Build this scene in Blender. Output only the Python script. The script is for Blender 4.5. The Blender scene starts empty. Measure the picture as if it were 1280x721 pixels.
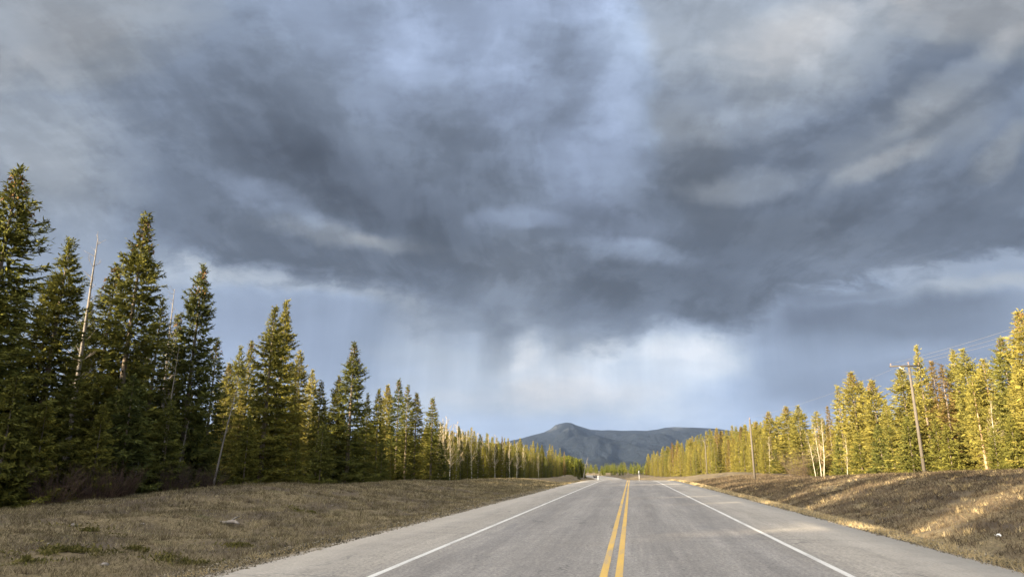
import bpy, math, random
import numpy as np
from mathutils import Vector

PI = math.pi
R_ = math.radians
rng = np.random.default_rng(7)
random.seed(7)
S = bpy.context.scene
COL = S.collection

# ------------------------------------------------------------------ basics
F = 853.0                       # focal length in photo pixels (1280 wide)
PITCH = R_(14.74)
YAW = R_(9.53)                  # heading, left of the road (+Y)
CAM = np.array([0.36, 0.0, 1.6])
cy_, sy_ = math.cos(YAW), math.sin(YAW)
FWD = np.array([-sy_, cy_, 0.0]); RGT = np.array([cy_, sy_, 0.0]); UPV = np.array([0, 0, 1.0])
EXPO = 2.5
SUN_EL, SUN_A = R_(9.8), 43.0   # light travels A degrees forward of the road's right

def pix_dir(px, py):
    X = (px - 640) / F; Y = (360.5 - py) / F
    f = math.cos(PITCH) - math.sin(PITCH) * Y
    u = math.sin(PITCH) + math.cos(PITCH) * Y
    return FWD * f + RGT * X + UPV * u

def pix_uv(px, py):
    X = (px - 640) / F; Y = (360.5 - py) / F
    f = math.cos(PITCH) - math.sin(PITCH) * Y
    u = math.sin(PITCH) + math.cos(PITCH) * Y
    return X / f, u / f

# ------------------------------------------------------------------ object helpers
def mesh(name, verts, faces, mats=(), fmat=None, smooth=False, attr=None):
    me = bpy.data.meshes.new(name)
    v = np.asarray(verts, dtype=np.float32)
    me.vertices.add(len(v)); me.vertices.foreach_set('co', v.ravel())
    if isinstance(faces, np.ndarray):
        k = faces.shape[1]; n = len(faces)
        me.loops.add(n * k); me.loops.foreach_set('vertex_index', faces.astype(np.int32).ravel())
        me.polygons.add(n)
        me.polygons.foreach_set('loop_start', np.arange(0, n * k, k, dtype=np.int32))
        me.polygons.foreach_set('loop_total', np.full(n, k, dtype=np.int32))
    else:
        n = len(faces)
        lt = np.array([len(f) for f in faces], dtype=np.int32)
        me.loops.add(int(lt.sum()))
        me.loops.foreach_set('vertex_index', np.concatenate([np.asarray(f) for f in faces]).astype(np.int32))
        me.polygons.add(n)
        me.polygons.foreach_set('loop_start', (np.cumsum(lt) - lt).astype(np.int32))
        me.polygons.foreach_set('loop_total', lt)
    if fmat is not None: me.polygons.foreach_set('material_index', np.asarray(fmat, dtype=np.int32))
    if smooth: me.polygons.foreach_set('use_smooth', np.ones(n, dtype=bool))
    if attr:
        for an, av in attr.items():
            a = me.attributes.new(an, 'FLOAT', 'POINT'); a.data.foreach_set('value', np.asarray(av, dtype=np.float32))
    me.update(calc_edges=True)
    for m in mats: me.materials.append(m)
    return me

def link(name, data, parent=None, loc=(0, 0, 0), rz=0.0):
    o = bpy.data.objects.new(name, data); COL.objects.link(o)
    o.location = loc; o.rotation_euler = (0, 0, rz)
    if parent: o.parent = parent
    return o

def tag(o, label=None, cat=None, group=None, kind=None):
    if label: o['label'] = label
    if cat: o['category'] = cat
    if group: o['group'] = group
    if kind: o['kind'] = kind
    return o

class MB:
    """collects primitive shapes into one mesh"""
    def __init__(s): s.v = []; s.f = []; s.m = []
    def add(s, v, f, m=0):
        b = len(s.v); s.v += [tuple(p) for p in v]; s.f += [tuple(i + b for i in q) for q in f]; s.m += [m] * len(f)
    def tube(s, pts, rad, n=8, m=0, cap=True):
        pts = [Vector(p) for p in pts]; vs = []; fs = []
        for i, p in enumerate(pts):
            d = (pts[min(i + 1, len(pts) - 1)] - pts[max(i - 1, 0)]).normalized()
            a = d.cross(Vector((0, 0, 1))) if abs(d.z) < 0.9 else d.cross(Vector((1, 0, 0)))
            a.normalize(); b = d.cross(a)
            for k in range(n):
                t = 2 * PI * k / n
                vs.append(p + (a * math.cos(t) + b * math.sin(t)) * rad[i])
        for i in range(len(pts) - 1):
            for k in range(n):
                k2 = (k + 1) % n
                fs.append((i * n + k, i * n + k2, (i + 1) * n + k2, (i + 1) * n + k))
        if cap:
            fs.append(tuple(range(n - 1, -1, -1))); fs.append(tuple((len(pts) - 1) * n + k for k in range(n)))
        s.add(vs, fs, m)
    def box(s, c, d, m=0, rot=None):
        c = Vector(c); vs = []
        for x in (-.5, .5):
            for y in (-.5, .5):
                for z in (-.5, .5):
                    p = Vector((x * d[0], y * d[1], z * d[2]))
                    if rot: p.rotate(rot)
                    vs.append(c + p)
        s.add(vs, [(0, 1, 3, 2), (4, 6, 7, 5), (0, 4, 5, 1), (2, 3, 7, 6), (0, 2, 6, 4), (1, 5, 7, 3)], m)
    def data(s, name, mats, smooth=False): return mesh(name, s.v, s.f, mats, s.m, smooth)

# ------------------------------------------------------------------ noise
_PERM = rng.random((64, 64))
def vnoise(x, y):
    xi = np.floor(x).astype(int); yi = np.floor(y).astype(int)
    fx = x - xi; fy = y - yi
    fx = fx * fx * (3 - 2 * fx); fy = fy * fy * (3 - 2 * fy)
    g = lambda a, b: _PERM[a % 64, b % 64]
    return (g(xi, yi) * (1 - fx) + g(xi + 1, yi) * fx) * (1 - fy) + (g(xi, yi + 1) * (1 - fx) + g(xi + 1, yi + 1) * fx) * fy - 0.5
def fbm(x, y, o=4):
    t = 0; a = 1.0
    for i in range(o):
        t = t + a * vnoise(x + 17.3 * i, y + 9.1 * i); x = x * 2.03; y = y * 2.03; a *= 0.5
    return t
def sstep(a, b, x):
    t = np.clip((x - a) / (b - a), 0, 1); return t * t * (3 - 2 * t)

# ------------------------------------------------------------------ lie of the land
def xc(y):                                      # road centre line: straight, then bending left
    y = np.asarray(y, float); t = np.maximum(y - 150, 0); return -np.minimum(t, 420) ** 2 / 3400.0 - np.maximum(t - 420, 0) * 0.25
_ry = [-900, 0, 75, 95, 120, 150, 190, 230, 270, 310, 350, 400, 470, 600, 900, 2000, 9000]
_rz = [0, 0, 0, -.02, -.3, -1.0, -2.2, -3.2, -3.8, -3.45, -3.0, -2.9, -2.9, -3.6, -6, -14, -20]
def zr(y):
    y = np.asarray(y, float)
    return (np.interp(y - 8, _ry, _rz) + 2 * np.interp(y, _ry, _rz) + np.interp(y + 8, _ry, _rz)) / 4
_ly = [-900, -20, 5, 17.5, 22, 26.6, 31, 38, 45, 56, 68, 103, 160, 230, 330, 500, 900, 2000, 9000]
_lz = [.2, .05, .08, .19, .36, .60, .74, .68, .60, .46, .32, .05, -.5, -1.05, -1.5, -1.3, -3, -10, -16]
_gy = [-900, -20, 42, 53, 75, 100, 125, 156, 200, 250, 340, 500, 900, 2000, 9000]
_gz = [1.6, 1.6, 1.5, 1.36, .72, .12, .4, .8, .1, -1.2, -2.4, -1.5, -3, -10, -16]
def terr(x, y, detail=True):
    x = np.asarray(x, float); y = np.asarray(y, float)
    q = x - xc(y); z0 = zr(y)
    zl = np.interp(y, _ly, _lz); zg = np.interp(y, _gy, _gz)
    # left of the road
    dl = z0 - 0.42
    tl = np.clip((-q - 9.0) / 9.0, 0, 1)
    left = np.where(-q < 6.3, z0 - .12, np.where(-q < 9.0, z0 - .12 + (dl - z0 + .12) * sstep(6.3, 9.0, -q), dl + (zl - dl) * (0.35 * tl + 0.65 * sstep(0, 1, tl))))
    left = left - 0.45 * sstep(19, 24, -q) + 3.0 * sstep(60, 400, -q)
    # right of the road
    dg = z0 - 0.62
    tg = np.clip((q - 9.4) / 13.0, 0, 1)
    right = np.where(q < 6.7, z0 - .12, np.where(q < 9.4, z0 - .12 + (dg - z0 + .12) * sstep(6.7, 9.4, q), dg + (zg - dg) * (1 - (1 - tg) ** 1.7)))
    right = right + 2.0 * sstep(40, 300, q)
    z = np.where(q < 0, left, right)
    if detail:
        off = np.where(q < 0, -q - 6.4, q - 6.8)
        k = sstep(0.3, 4, off)
        z = z + k * (0.22 * fbm(x / 5.5, y / 7.0, 3) + 0.10 * fbm(x / 1.1 + 40, y / 1.3 + 7, 3))
        z = z + sstep(4, 9, off) * sstep(2, 0, q) * 0.0
    return z
def tz(x, y): return float(terr(np.array([x]), np.array([y]))[0])

# ------------------------------------------------------------------ materials
def mat(name):
    m = bpy.data.materials.new(name); m.use_nodes = True
    nt = m.node_tree; nt.nodes.clear()
    return m, nt, nt.nodes, nt.links
def N(nt, t, **k):
    n = nt.nodes.new(t)
    for a, v in k.items():
        if a.startswith('i_'):
            n.inputs[int(a[2:])].default_value = v
        else: setattr(n, a, v)
    return n
def ramp(nt, fac, stops, interp='LINEAR'):
    r = nt.nodes.new('ShaderNodeValToRGB'); r.color_ramp.interpolation = interp
    e = r.color_ramp.elements
    while len(e) > 1: e.remove(e[-1])
    e[0].position = stops[0][0]; e[0].color = (*stops[0][1], 1)
    for p, c in stops[1:]:
        x = e.new(p); x.color = (*c, 1)
    nt.links.new(fac, r.inputs[0]); return r.outputs[0]
def noise(nt, vec, scale, detail=4, rough=.55, dist=0.0):
    n = nt.nodes.new('ShaderNodeTexNoise'); n.inputs['Scale'].default_value = scale; n.inputs['Detail'].default_value = detail
    n.inputs['Roughness'].default_value = rough; n.inputs['Distortion'].default_value = dist
    if vec is not None: nt.links.new(vec, n.inputs['Vector'])
    return n.outputs['Fac']
def mixc(nt, fac, a, b, bt='MIX'):
    n = nt.nodes.new('ShaderNodeMix'); n.data_type = 'RGBA'; n.blend_type = bt
    for sock, v in ((n.inputs[0], fac), (n.inputs[6], a), (n.inputs[7], b)):
        if hasattr(v, 'links'): nt.links.new(v, sock)
        elif isinstance(v, tuple): sock.default_value = (*v, 1) if len(v) == 3 else v
        else: sock.default_value = v
    return n.outputs[2]
def mth(nt, op, a, b=None, c=None, clamp=False):
    n = nt.nodes.new('ShaderNodeMath'); n.operation = op; n.use_clamp = clamp
    for i, v in enumerate((a, b, c)):
        if v is None: continue
        if hasattr(v, 'links'): nt.links.new(v, n.inputs[i])
        else: n.inputs[i].default_value = v
    return n.outputs[0]
def principled(nt, col, rough=.9, bump=None, bs=.3, bd=.05, spec=.2):
    p = nt.nodes.new('ShaderNodeBsdfPrincipled'); o = nt.nodes.new('ShaderNodeOutputMaterial')
    if hasattr(col, 'links'): nt.links.new(col, p.inputs['Base Color'])
    else: p.inputs['Base Color'].default_value = (*col, 1)
    if hasattr(rough, 'links'): nt.links.new(rough, p.inputs['Roughness'])
    else: p.inputs['Roughness'].default_value = rough
    p.inputs['Specular IOR Level'].default_value = spec
    if bump is not None:
        b = nt.nodes.new('ShaderNodeBump'); b.inputs['Strength'].default_value = bs; b.inputs['Distance'].default_value = bd
        nt.links.new(bump, b.inputs['Height']); nt.links.new(b.outputs[0], p.inputs['Normal'])
    nt.links.new(p.outputs[0], o.inputs[0]); return p
def objco(nt): return nt.nodes.new('ShaderNodeTexCoord').outputs['Object']
def scaled(nt, vec, s):
    n = nt.nodes.new('ShaderNodeMapping'); n.inputs['Scale'].default_value = s; nt.links.new(vec, n.inputs[0]); return n.outputs[0]

def needle_mat(name, cols, trans=.13):
    m, nt, nd, lk = mat(name)
    oi = nd.new('ShaderNodeObjectInfo')
    geo = nd.new('ShaderNodeNewGeometry')
    base = ramp(nt, oi.outputs['Random'], [(i / (len(cols) - 1), c) for i, c in enumerate(cols)])
    n = noise(nt, objco(nt), 1.3, 3)
    base = mixc(nt, 1.0, base, ramp(nt, n, [(.25, (.62, .66, .72)), (.75, (1.35, 1.3, 1.15))]), 'MULTIPLY')
    base = mixc(nt, 1.0, base, ramp(nt, geo.outputs['Random Per Island'], [(0, (.65, .68, .72)), (.6, (1, 1, 1)), (1, (1.28, 1.24, 1.12))]), 'MULTIPLY')
    d = nd.new('ShaderNodeBsdfDiffuse'); t = nd.new('ShaderNodeBsdfTranslucent'); x = nd.new('ShaderNodeMixShader'); x.inputs[0].default_value = trans
    lk.new(base, d.inputs[0]); lk.new(base, t.inputs[0]); lk.new(d.outputs[0], x.inputs[1]); lk.new(t.outputs[0], x.inputs[2])
    o = nd.new('ShaderNodeOutputMaterial'); lk.new(x.outputs[0], o.inputs[0]); return m
def bark_mat(name, a, b, sc=(14, 14, 3)):
    m, nt, nd, lk = mat(name)
    n = noise(nt, scaled(nt, objco(nt), sc), 1.0, 5, .65)
    principled(nt, ramp(nt, n, [(.3, a), (.7, b)]), .92, n, .5, .03); return m

M = {}
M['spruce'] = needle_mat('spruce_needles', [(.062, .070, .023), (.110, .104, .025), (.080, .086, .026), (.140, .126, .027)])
M['young'] = needle_mat('sun_tinted_needles', [(.165, .150, .040), (.205, .176, .046), (.130, .130, .038)])  # sunlit counterpart of the spruce needles, the sun's yellow put into the colour
M['rust'] = needle_mat('rusty_needles', [(.14, .085, .036), (.125, .095, .036), (.16, .11, .040)], .2)
M['cone'] = needle_mat('cone_clusters', [(.115, .062, .030), (.095, .056, .028)], .05)
M['twig_pale'] = needle_mat('pale_twigs', [(.30, .25, .17), (.36, .30, .20), (.27, .22, .16)], .1)
M['twig_brown'] = needle_mat('brown_twigs', [(.095, .074, .055), (.12, .09, .066)], .1)
M['twig_dark'] = needle_mat('dark_twigs', [(.062, .046, .040), (.08, .055, .046)], .1)
M['bark'] = bark_mat('spruce_bark', (.07, .055, .042), (.18, .145, .11))
M['pinebark'] = bark_mat('pine_bark', (.16, .10, .06), (.34, .24, .15))
M['aspenbark'] = bark_mat('aspen_bark', (.24, .22, .175), (.46, .42, .35))
M['deadbark'] = bark_mat('dead_bark', (.10, .088, .078), (.23, .205, .18))
M['polewood'] = bark_mat('pole_wood', (.05, .043, .036), (.115, .10, .082), (22, 22, 1.5))
def plain(name, c, rough=.5, metal=0.0):
    m, nt, nd, lk = mat(name)
    n = noise(nt, objco(nt), 9.0, 4)
    p = principled(nt, mixc(nt, 1.0, c, ramp(nt, n, [(.3, (.8, .8, .8)), (.7, (1.08, 1.08, 1.08))]), 'MULTIPLY'), rough); p.inputs['Metallic'].default_value = metal
    return m
M['armwood'] = bark_mat('dark_crossarm_wood', (.03, .026, .022), (.07, .06, .05))
M['white'] = plain('white_paint', (.78, .77, .74))
M['metal'] = plain('galvanised_steel', (.45, .45, .45), .45, .7)
M['wire'] = plain('wire_metal', (.16, .155, .15), .5, .2)
M['glassy'] = plain('brown_porcelain', (.20, .12, .08), .25)
M['red'] = plain('red_reflector', (.5, .03, .02), .3)

# asphalt ------------------------------------------------------------
def asphalt(name, worn=1.0):
    m, nt, nd, lk = mat(name)
    co = objco(nt)
    grit = noise(nt, co, 55, 3, .75)
    grit2 = noise(nt, co, 190, 2, .7)
    big = noise(nt, scaled(nt, co, (1, .12, 1)), .8, 5, .6)
    mott = noise(nt, co, 2.4, 5, .7)
    base = ramp(nt, big, [(.3, (.180, .168, .155)), (.5, (.218, .205, .189)), (.72, (.262, .247, .228))])
    base = mixc(nt, 1.0, base, ramp(nt, mott, [(.3, (.84, .84, .85)), (.7, (1.10, 1.10, 1.09))]), 'MULTIPLY')
    base = mixc(nt, 1.0, base, ramp(nt, grit, [(.28, (.62, .62, .63)), (.5, (1, 1, 1)), (.74, (1.34, 1.33, 1.3))]), 'MULTIPLY')
    base = mixc(nt, 1.0, base, ramp(nt, grit2, [(.3, (.75, .75, .75)), (.7, (1.22, 1.22, 1.2))]), 'MULTIPLY')
    mid = noise(nt, co, 17, 4, .7); lng = noise(nt, scaled(nt, co, (7, .22, 1)), 1.0, 5, .65)
    base = mixc(nt, 1.0, base, ramp(nt, mid, [(.36, (.60, .60, .61)), (.5, (1, 1, 1)), (.64, (1.34, 1.33, 1.31))]), 'MULTIPLY')
    base = mixc(nt, 1.0, base, ramp(nt, lng, [(.3, (.85, .85, .855)), (.7, (1.14, 1.135, 1.125))]), 'MULTIPLY')
    # traffic keeps the lanes darker than the dusty shoulders
    sepl = nd.new('ShaderNodeSeparateXYZ'); lk.new(co, sepl.inputs[0])
    lane = ramp(nt, mth(nt, 'DIVIDE', mth(nt, 'ABSOLUTE', sepl.outputs[0]), 10.0), [(.33, (.90, .90, .915)), (.40, (1.10, 1.075, 1.03))])
    base = mixc(nt, 1.0, base, lane, 'MULTIPLY')
    # wheel paths: darker polished bands, +-0.9 m about each lane's middle
    sep = nd.new('ShaderNodeSeparateXYZ'); lk.new(co, sep.inputs[0])
    ax = mth(nt, 'ABSOLUTE', sep.outputs[0])
    a = mth(nt, 'ABSOLUTE', mth(nt, 'SUBTRACT', mth(nt, 'ABSOLUTE', mth(nt, 'SUBTRACT', ax, 1.85)), .85))
    wp = mth(nt, 'SUBTRACT', 1.0, mth(nt, 'MULTIPLY', a, 1.9), clamp=True)
    wp = mth(nt, 'MULTIPLY', wp, mth(nt, 'GREATER_THAN', 3.6, ax))
    wp = mth(nt, 'MULTIPLY', wp, ramp(nt, noise(nt, scaled(nt, co, (.9, .10, 1)), 1.0, 4), [(.35, (.2, .2, .2)), (.65, (1, 1, 1))]))
    base = mixc(nt, wp, base, mixc(nt, 1.0, base, (.76, .76, .775), 'MULTIPLY'))
    # dark tar-stained blotches
    bl = noise(nt, scaled(nt, co, (.55, .16, 1)), 1.0, 5, .7, .6)
    base = mixc(nt, ramp(nt, bl, [(.60, (0, 0, 0)), (.72, (.55, .55, .55))]), base, (.10, .10, .105))
    # hairline cracks
    v = nd.new('ShaderNodeTexVoronoi'); v.feature = 'DISTANCE_TO_EDGE'; v.inputs['Scale'].default_value = .33
    wob = nd.new('ShaderNodeTexNoise'); wob.inputs['Scale'].default_value = 2.2; wob.inputs['Detail'].default_value = 5; lk.new(co, wob.inputs[0])
    va = nd.new('ShaderNodeVectorMath'); va.operation = 'MULTIPLY_ADD'; va.inputs[1].default_value = (1.1, 1.1, 0)
    lk.new(wob.outputs['Color'], va.inputs[0]); lk.new(scaled(nt, co, (1, .45, 1)), va.inputs[2]); lk.new(va.outputs[0], v.inputs[0])
    cr = mth(nt, 'LESS_THAN', v.outputs[0], .006)
    cr = mth(nt, 'MULTIPLY', cr, ramp(nt, noise(nt, co, .3, 2), [(.5, (0, 0, 0)), (.6, (.7, .7, .7))]))
    base = mixc(nt, cr, base, (.07, .068, .066))
    yw = mth(nt, 'MULTIPLY_ADD', noise(nt, scaled(nt, co, (1, .3, 1)), 1.5, 6, .6), .9, mth(nt, 'MULTIPLY_ADD', sep.outputs[0], .03, sep.outputs[1]))
    tcr = mth(nt, 'LESS_THAN', mth(nt, 'ABSOLUTE', mth(nt, 'SUBTRACT', mth(nt, 'FRACT', mth(nt, 'DIVIDE', yw, 7.3)), .5)), .0030)
    base = mixc(nt, mth(nt, 'MULTIPLY', tcr, .75), base, (.075, .072, .07))
    dust = ramp(nt, mth(nt, 'ADD', mth(nt, 'MULTIPLY', ax, .1), mth(nt, 'MULTIPLY', noise(nt, co, 1.1, 5, .7), .35)), [(.60, (0, 0, 0)), (.80, (.75, .75, .75))])
    base = mixc(nt, dust, base, (.29, .268, .235))
    principled(nt, base, .82, grit, .7, .008, .3); return m
M['asphalt'] = asphalt('worn_asphalt')
def paint(name, c, under=(.23, .22, .21)):
    m, nt, nd, lk = mat(name)
    co = objco(nt)
    n = noise(nt, co, 42, 4, .75); n2 = noise(nt, scaled(nt, co, (3, .5, 1)), 1.2, 4, .6)
    w = mth(nt, 'ADD', mth(nt, 'MULTIPLY', n, .65), mth(nt, 'MULTIPLY', n2, .35))
    col = ramp(nt, w, [(.40, under), (.49, tuple(x * .86 for x in c)), (.62, c)])
    principled(nt, col, .7, n, .3, .004); return m
M['whiteline'] = paint('worn_white_paint', (.54, .53, .50))
M['yellowline'] = paint('worn_yellow_paint', (.52, .335, .085))

# ground -------------------------------------------------------------
def ground_mat():
    m, nt, nd, lk = mat('dry_verge_soil')
    co = objco(nt)
    qa = nd.new('ShaderNodeAttribute'); qa.attribute_name = 'off'
    wob = noise(nt, co, 1.6, 4)
    off = mth(nt, 'ADD', qa.outputs['Fac'], mth(nt, 'MULTIPLY', mth(nt, 'SUBTRACT', wob, .5), 1.3))
    gravel = ramp(nt, noise(nt, co, 30, 4, .8), [(.3, (.15, .13, .105)), (.5, (.25, .22, .18)), (.72, (.38, .34, .28))])
    straw = ramp(nt, noise(nt, scaled(nt, co, (1, .4, 1)), 14, 5, .75), [(.3, (.075, .058, .035)), (.5, (.145, .115, .068)), (.72, (.23, .185, .11))])
    dark = ramp(nt, noise(nt, co, 12, 5, .8), [(.3, (.046, .036, .028)), (.55, (.088, .070, .052)), (.75, (.15, .12, .085))])
    patch = noise(nt, scaled(nt, co, (.5, .28, 1)), 1.0, 5, .6, .4)
    verge = mixc(nt, ramp(nt, patch, [(.42, (0, 0, 0)), (.60, (1, 1, 1))]), straw, dark)
    moss = noise(nt, co, .9, 4, .6)
    verge = mixc(nt, ramp(nt, moss, [(.60, (0, 0, 0)), (.74, (.55, .55, .55))]), verge, (.085, .09, .030))
    col = mixc(nt, ramp(nt, off, [(.45, (1, 1, 1)), (.62, (0, 0, 0))]), verge, gravel)
    col = mixc(nt, ramp(nt, mth(nt, 'DIVIDE', off, 60.0), [(.22, (0, 0, 0)), (.4, (1, 1, 1))]), col, dark)
    principled(nt, col, .95, noise(nt, co, 18, 5, .8), .8, .05, .1); return m
M['ground'] = ground_mat()
def grass_mat(name, stops):
    m, nt, nd, lk = mat(name)
    geo = nd.new('ShaderNodeNewGeometry')
    c = ramp(nt, geo.outputs['Random Per Island'], stops)
    pn = noise(nt, objco(nt), .55, 4, .6, .5)
    c = mixc(nt, 1.0, c, ramp(nt, pn, [(.35, (.50, .50, .48)), (.65, (1.28, 1.24, 1.14))]), 'MULTIPLY')
    d = nd.new('ShaderNodeBsdfDiffuse'); t = nd.new('ShaderNodeBsdfTranslucent'); x = nd.new('ShaderNodeMixShader'); x.inputs[0].default_value = .25
    lk.new(c, d.inputs[0]); lk.new(c, t.inputs[0]); lk.new(d.outputs[0], x.inputs[1]); lk.new(t.outputs[0], x.inputs[2])
    o = nd.new('ShaderNodeOutputMaterial'); lk.new(x.outputs[0], o.inputs[0]); return m
M['grass'] = grass_mat('dry_grass_blades', [(0, (.062, .051, .034)), (.3, (.115, .096, .060)), (.7, (.185, .157, .096)), (1, (.33, .285, .19))])
M['straw'] = grass_mat('pale_straw_blades', [(0, (.26, .20, .11)), (.5, (.38, .30, .17)), (1, (.50, .42, .27))])
M['heath'] = grass_mat('dark_heath_stems', [(0, (.055, .043, .034)), (.5, (.098, .076, .056)), (1, (.17, .135, .09))])
M['juniper'] = grass_mat('green_mat_leaves', [(0, (.055, .056, .022)), (.5, (.105, .10, .032)), (1, (.20, .17, .07))])

# ------------------------------------------------------------------ ground, road, markings
def axis(spec):
    out = [spec[0][0]]
    for (a, step), (b, _) in zip(spec[:-1], spec[1:]):
        n = max(1, int(round((b - a) / step)))
        out += list(a + (b - a) * (np.arange(1, n + 1) / n))
    return np.array(out)
def grid_faces(nx, ny):
    i = np.arange(ny - 1)[:, None] * nx + np.arange(nx - 1)[None, :]
    return np.stack([i, i + 1, i + nx + 1, i + nx], -1).reshape(-1, 4)
gx = axis([(-9000, 1500), (-3000, 400), (-600, 60), (-120, 8), (-40, 1.2), (-24, .4), (-6.4, .8), (6.8, .4), (28, 1.2), (44, 8), (120, 60), (600, 400), (3000, 1500), (9000, 1)])
gy = axis([(-3000, 500), (-500, 40), (-100, 4), (-8, .6), (5, .4), (60, .8), (140, 3), (420, 12), (900, 100), (2000, 500), (9000, 1)])
X, Y = np.meshgrid(gx, gy)
X = X + xc(Y) * sstep(400, 40, np.abs(X))       # the grid bends with the road
X, Y = X.ravel(), Y.ravel()
Zg = terr(X, Y); Q = X - xc(Y)
off = np.where(Q < 0, -Q - 6.2, Q - 6.6)
g = link('ground', mesh('ground', np.stack([X, Y, Zg], 1), grid_faces(len(gx), len(gy)), [M['ground']], smooth=True, attr={'off': off}))
tag(g, kind='structure')

def strip(name, q0, q1, y0, y1, dz, m, step=2.0, n=2, skirt=0.0):
    ys = axis([(y0, step), (y1, step)]); qs = np.linspace(q0, q1, n)
    Qs, Ys = np.meshgrid(qs, ys)
    Z = zr(Ys) + dz
    if skirt: Z[:, 0] -= skirt; Z[:, -1] -= skirt
    V = np.stack([Qs + xc(Ys), Ys, Z], -1).reshape(-1, 3)
    return tag(link(name, mesh(name, V, grid_faces(n, len(ys)), [m])), kind='structure')
def road():
    ys = axis([(-120, 1.5), (420, 6), (560, 6)]); nq = 15
    base = np.concatenate([[-6.06], np.linspace(-6.0, 6.4, nq - 2), [6.46]])
    V = []
    for y in ys:
        wl = .10 * fbm(np.array([3.1]), np.array([y / 1.7]), 3)[0]; wr = .12 * fbm(np.array([8.1]), np.array([y / 1.9]), 3)[0]
        q = base.copy(); q[:2] += wl; q[-2:] += wr
        z = np.full(nq, float(zr(y))); z[0] -= .16; z[-1] -= .16
        V.append(np.stack([q + float(xc(y)), np.full(nq, y), z], 1))
    return tag(link('road', mesh('road', np.concatenate(V), grid_faces(nq, len(ys)), [M['asphalt']])), kind='structure')
road()
strip('edge_line_marking', -3.675, -3.56, -120, 560, .004, M['whiteline'])
strip('edge_line_marking', 3.56, 3.675, -120, 560, .004, M['whiteline'])
strip('centre_line_marking', -.175, -.058, -120, 560, .004, M['yellowline'])
strip('centre_line_marking', .058, .175, -120, 560, .004, M['yellowline'])

# ------------------------------------------------------------------ mountain
def mountain():
    D = 5600.0
    prof = [(-400, 566), (0, 575), (300, 572), (480, 566), (560, 562), (600, 558), (630, 552), (650, 548), (668, 543), (680, 540), (688, 536), (694, 531), (700, 529.2), (708, 527.6), (714, 528.3),
            (720, 531), (728, 533.5), (738, 536.5), (752, 537.6), (764, 537.2), (776, 538), (790, 537.8), (808, 538), (822, 536.5), (832, 534), (846, 533.4), (862, 534), (880, 534.6), (900, 536), (930, 540),
            (1000, 541), (1100, 548), (1250, 552), (1500, 566), (1800, 575)]
    px = np.array([p[0] for p in prof], float); py = np.array([p[1] for p in prof], float)
    pp = np.concatenate([np.linspace(-400, 600, 90), np.linspace(600, 930, 260)[1:], np.linspace(930, 1800, 90)[1:]])
    hh = np.interp(pp, px, py)
    dirs = np.array([pix_dir(a, b) for a, b in zip(pp, hh)])
    fl = dirs @ FWD
    s = np.concatenate([np.linspace(-1, 0, 70), np.linspace(0, .8, 12)[1:]])    # ridge cross-section (toward the road, then behind)
    V = []
    for sv in s:
        dist = D + sv * 3000.0 if sv < 0 else D + sv * 2500
        P = CAM[None, :] + dirs / fl[:, None] * D
        lat = (dirs @ RGT) / fl
        ridge = P[:, 2]
        base = -25.0
        shp = (1 - abs(sv)) ** (1.25 if sv < 0 else 1.0)
        w = CAM[None, :2] + (FWD[None, :2] * dist + (RGT[None, :2] * lat[:, None]) * (D + sv * 600))
        nz = fbm(w[:, 0] / 420, w[:, 1] / 620, 5)
        gul = np.abs(fbm(w[:, 0] / 260 + 5, w[:, 1] / 900 + 3, 4))
        amp = (ridge - base) * 4 * abs(sv) * (1 - abs(sv))
        z = base + (ridge - base) * shp + amp * (.34 * nz - .26 * gul) + 5 * fbm(w[:, 0] / 60, w[:, 1] / 60, 3) * min(1, abs(sv) * 20 + .25)
        V.append(np.stack([w[:, 0], w[:, 1], z], 1))
    m, nt, nd, lk = mat('forested_mountain')
    co = objco(nt)
    sep = nd.new('ShaderNodeSeparateXYZ'); lk.new(co, sep.inputs[0])
    f = noise(nt, co, .02, 6, .7); f2 = noise(nt, scaled(nt, co, (1, .3, 1)), .0045, 6, .68, .5)
    forest = ramp(nt, f, [(.3, (.006, .009, .013)), (.7, (.014, .018, .024))])
    rock = ramp(nt, noise(nt, co, .03, 5, .7), [(.3, (.022, .027, .034)), (.7, (.058, .064, .072))])
    hz = mth(nt, 'ADD', mth(nt, 'DIVIDE', sep.outputs[2], 400.0), mth(nt, 'MULTIPLY', mth(nt, 'SUBTRACT', f2, .5), 1.5))
    col = mixc(nt, ramp(nt, hz, [(.74, (0, 0, 0)), (.9, (.85, .85, .85))]), forest, rock)
    principled(nt, col, .95, noise(nt, co, .012, 8, .7), 1.0, 45, .05)
    tag(link('mountain', mesh('mountain', np.concatenate(V), grid_faces(len(pp), len(s)), [m], smooth=True)), kind='structure')
mountain()

# ------------------------------------------------------------------ conifers
def rot_about(v, k, a):
    c = np.cos(a)[:, None]; s = np.sin(a)[:, None]
    return v * c + np.cross(k, v) * s + k * (np.sum(k * v, 1)[:, None]) * (1 - c)

def tufts(P, D, L, W, r):
    """diamond sprigs: start P, unit direction D, length L, width W, random roll"""
    n = len(P)
    a = np.cross(D, r.normal(size=(n, 3))); a /= np.linalg.norm(a, axis=1)[:, None] + 1e-9
    mid = P + D * (L * .45)[:, None]
    tip = P + D * L[:, None]
    h = a * (W * .5)[:, None]
    V = np.stack([P, mid + h, tip, mid - h], 1).reshape(-1, 3)
    return V, np.arange(n * 4).reshape(n, 4)

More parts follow.
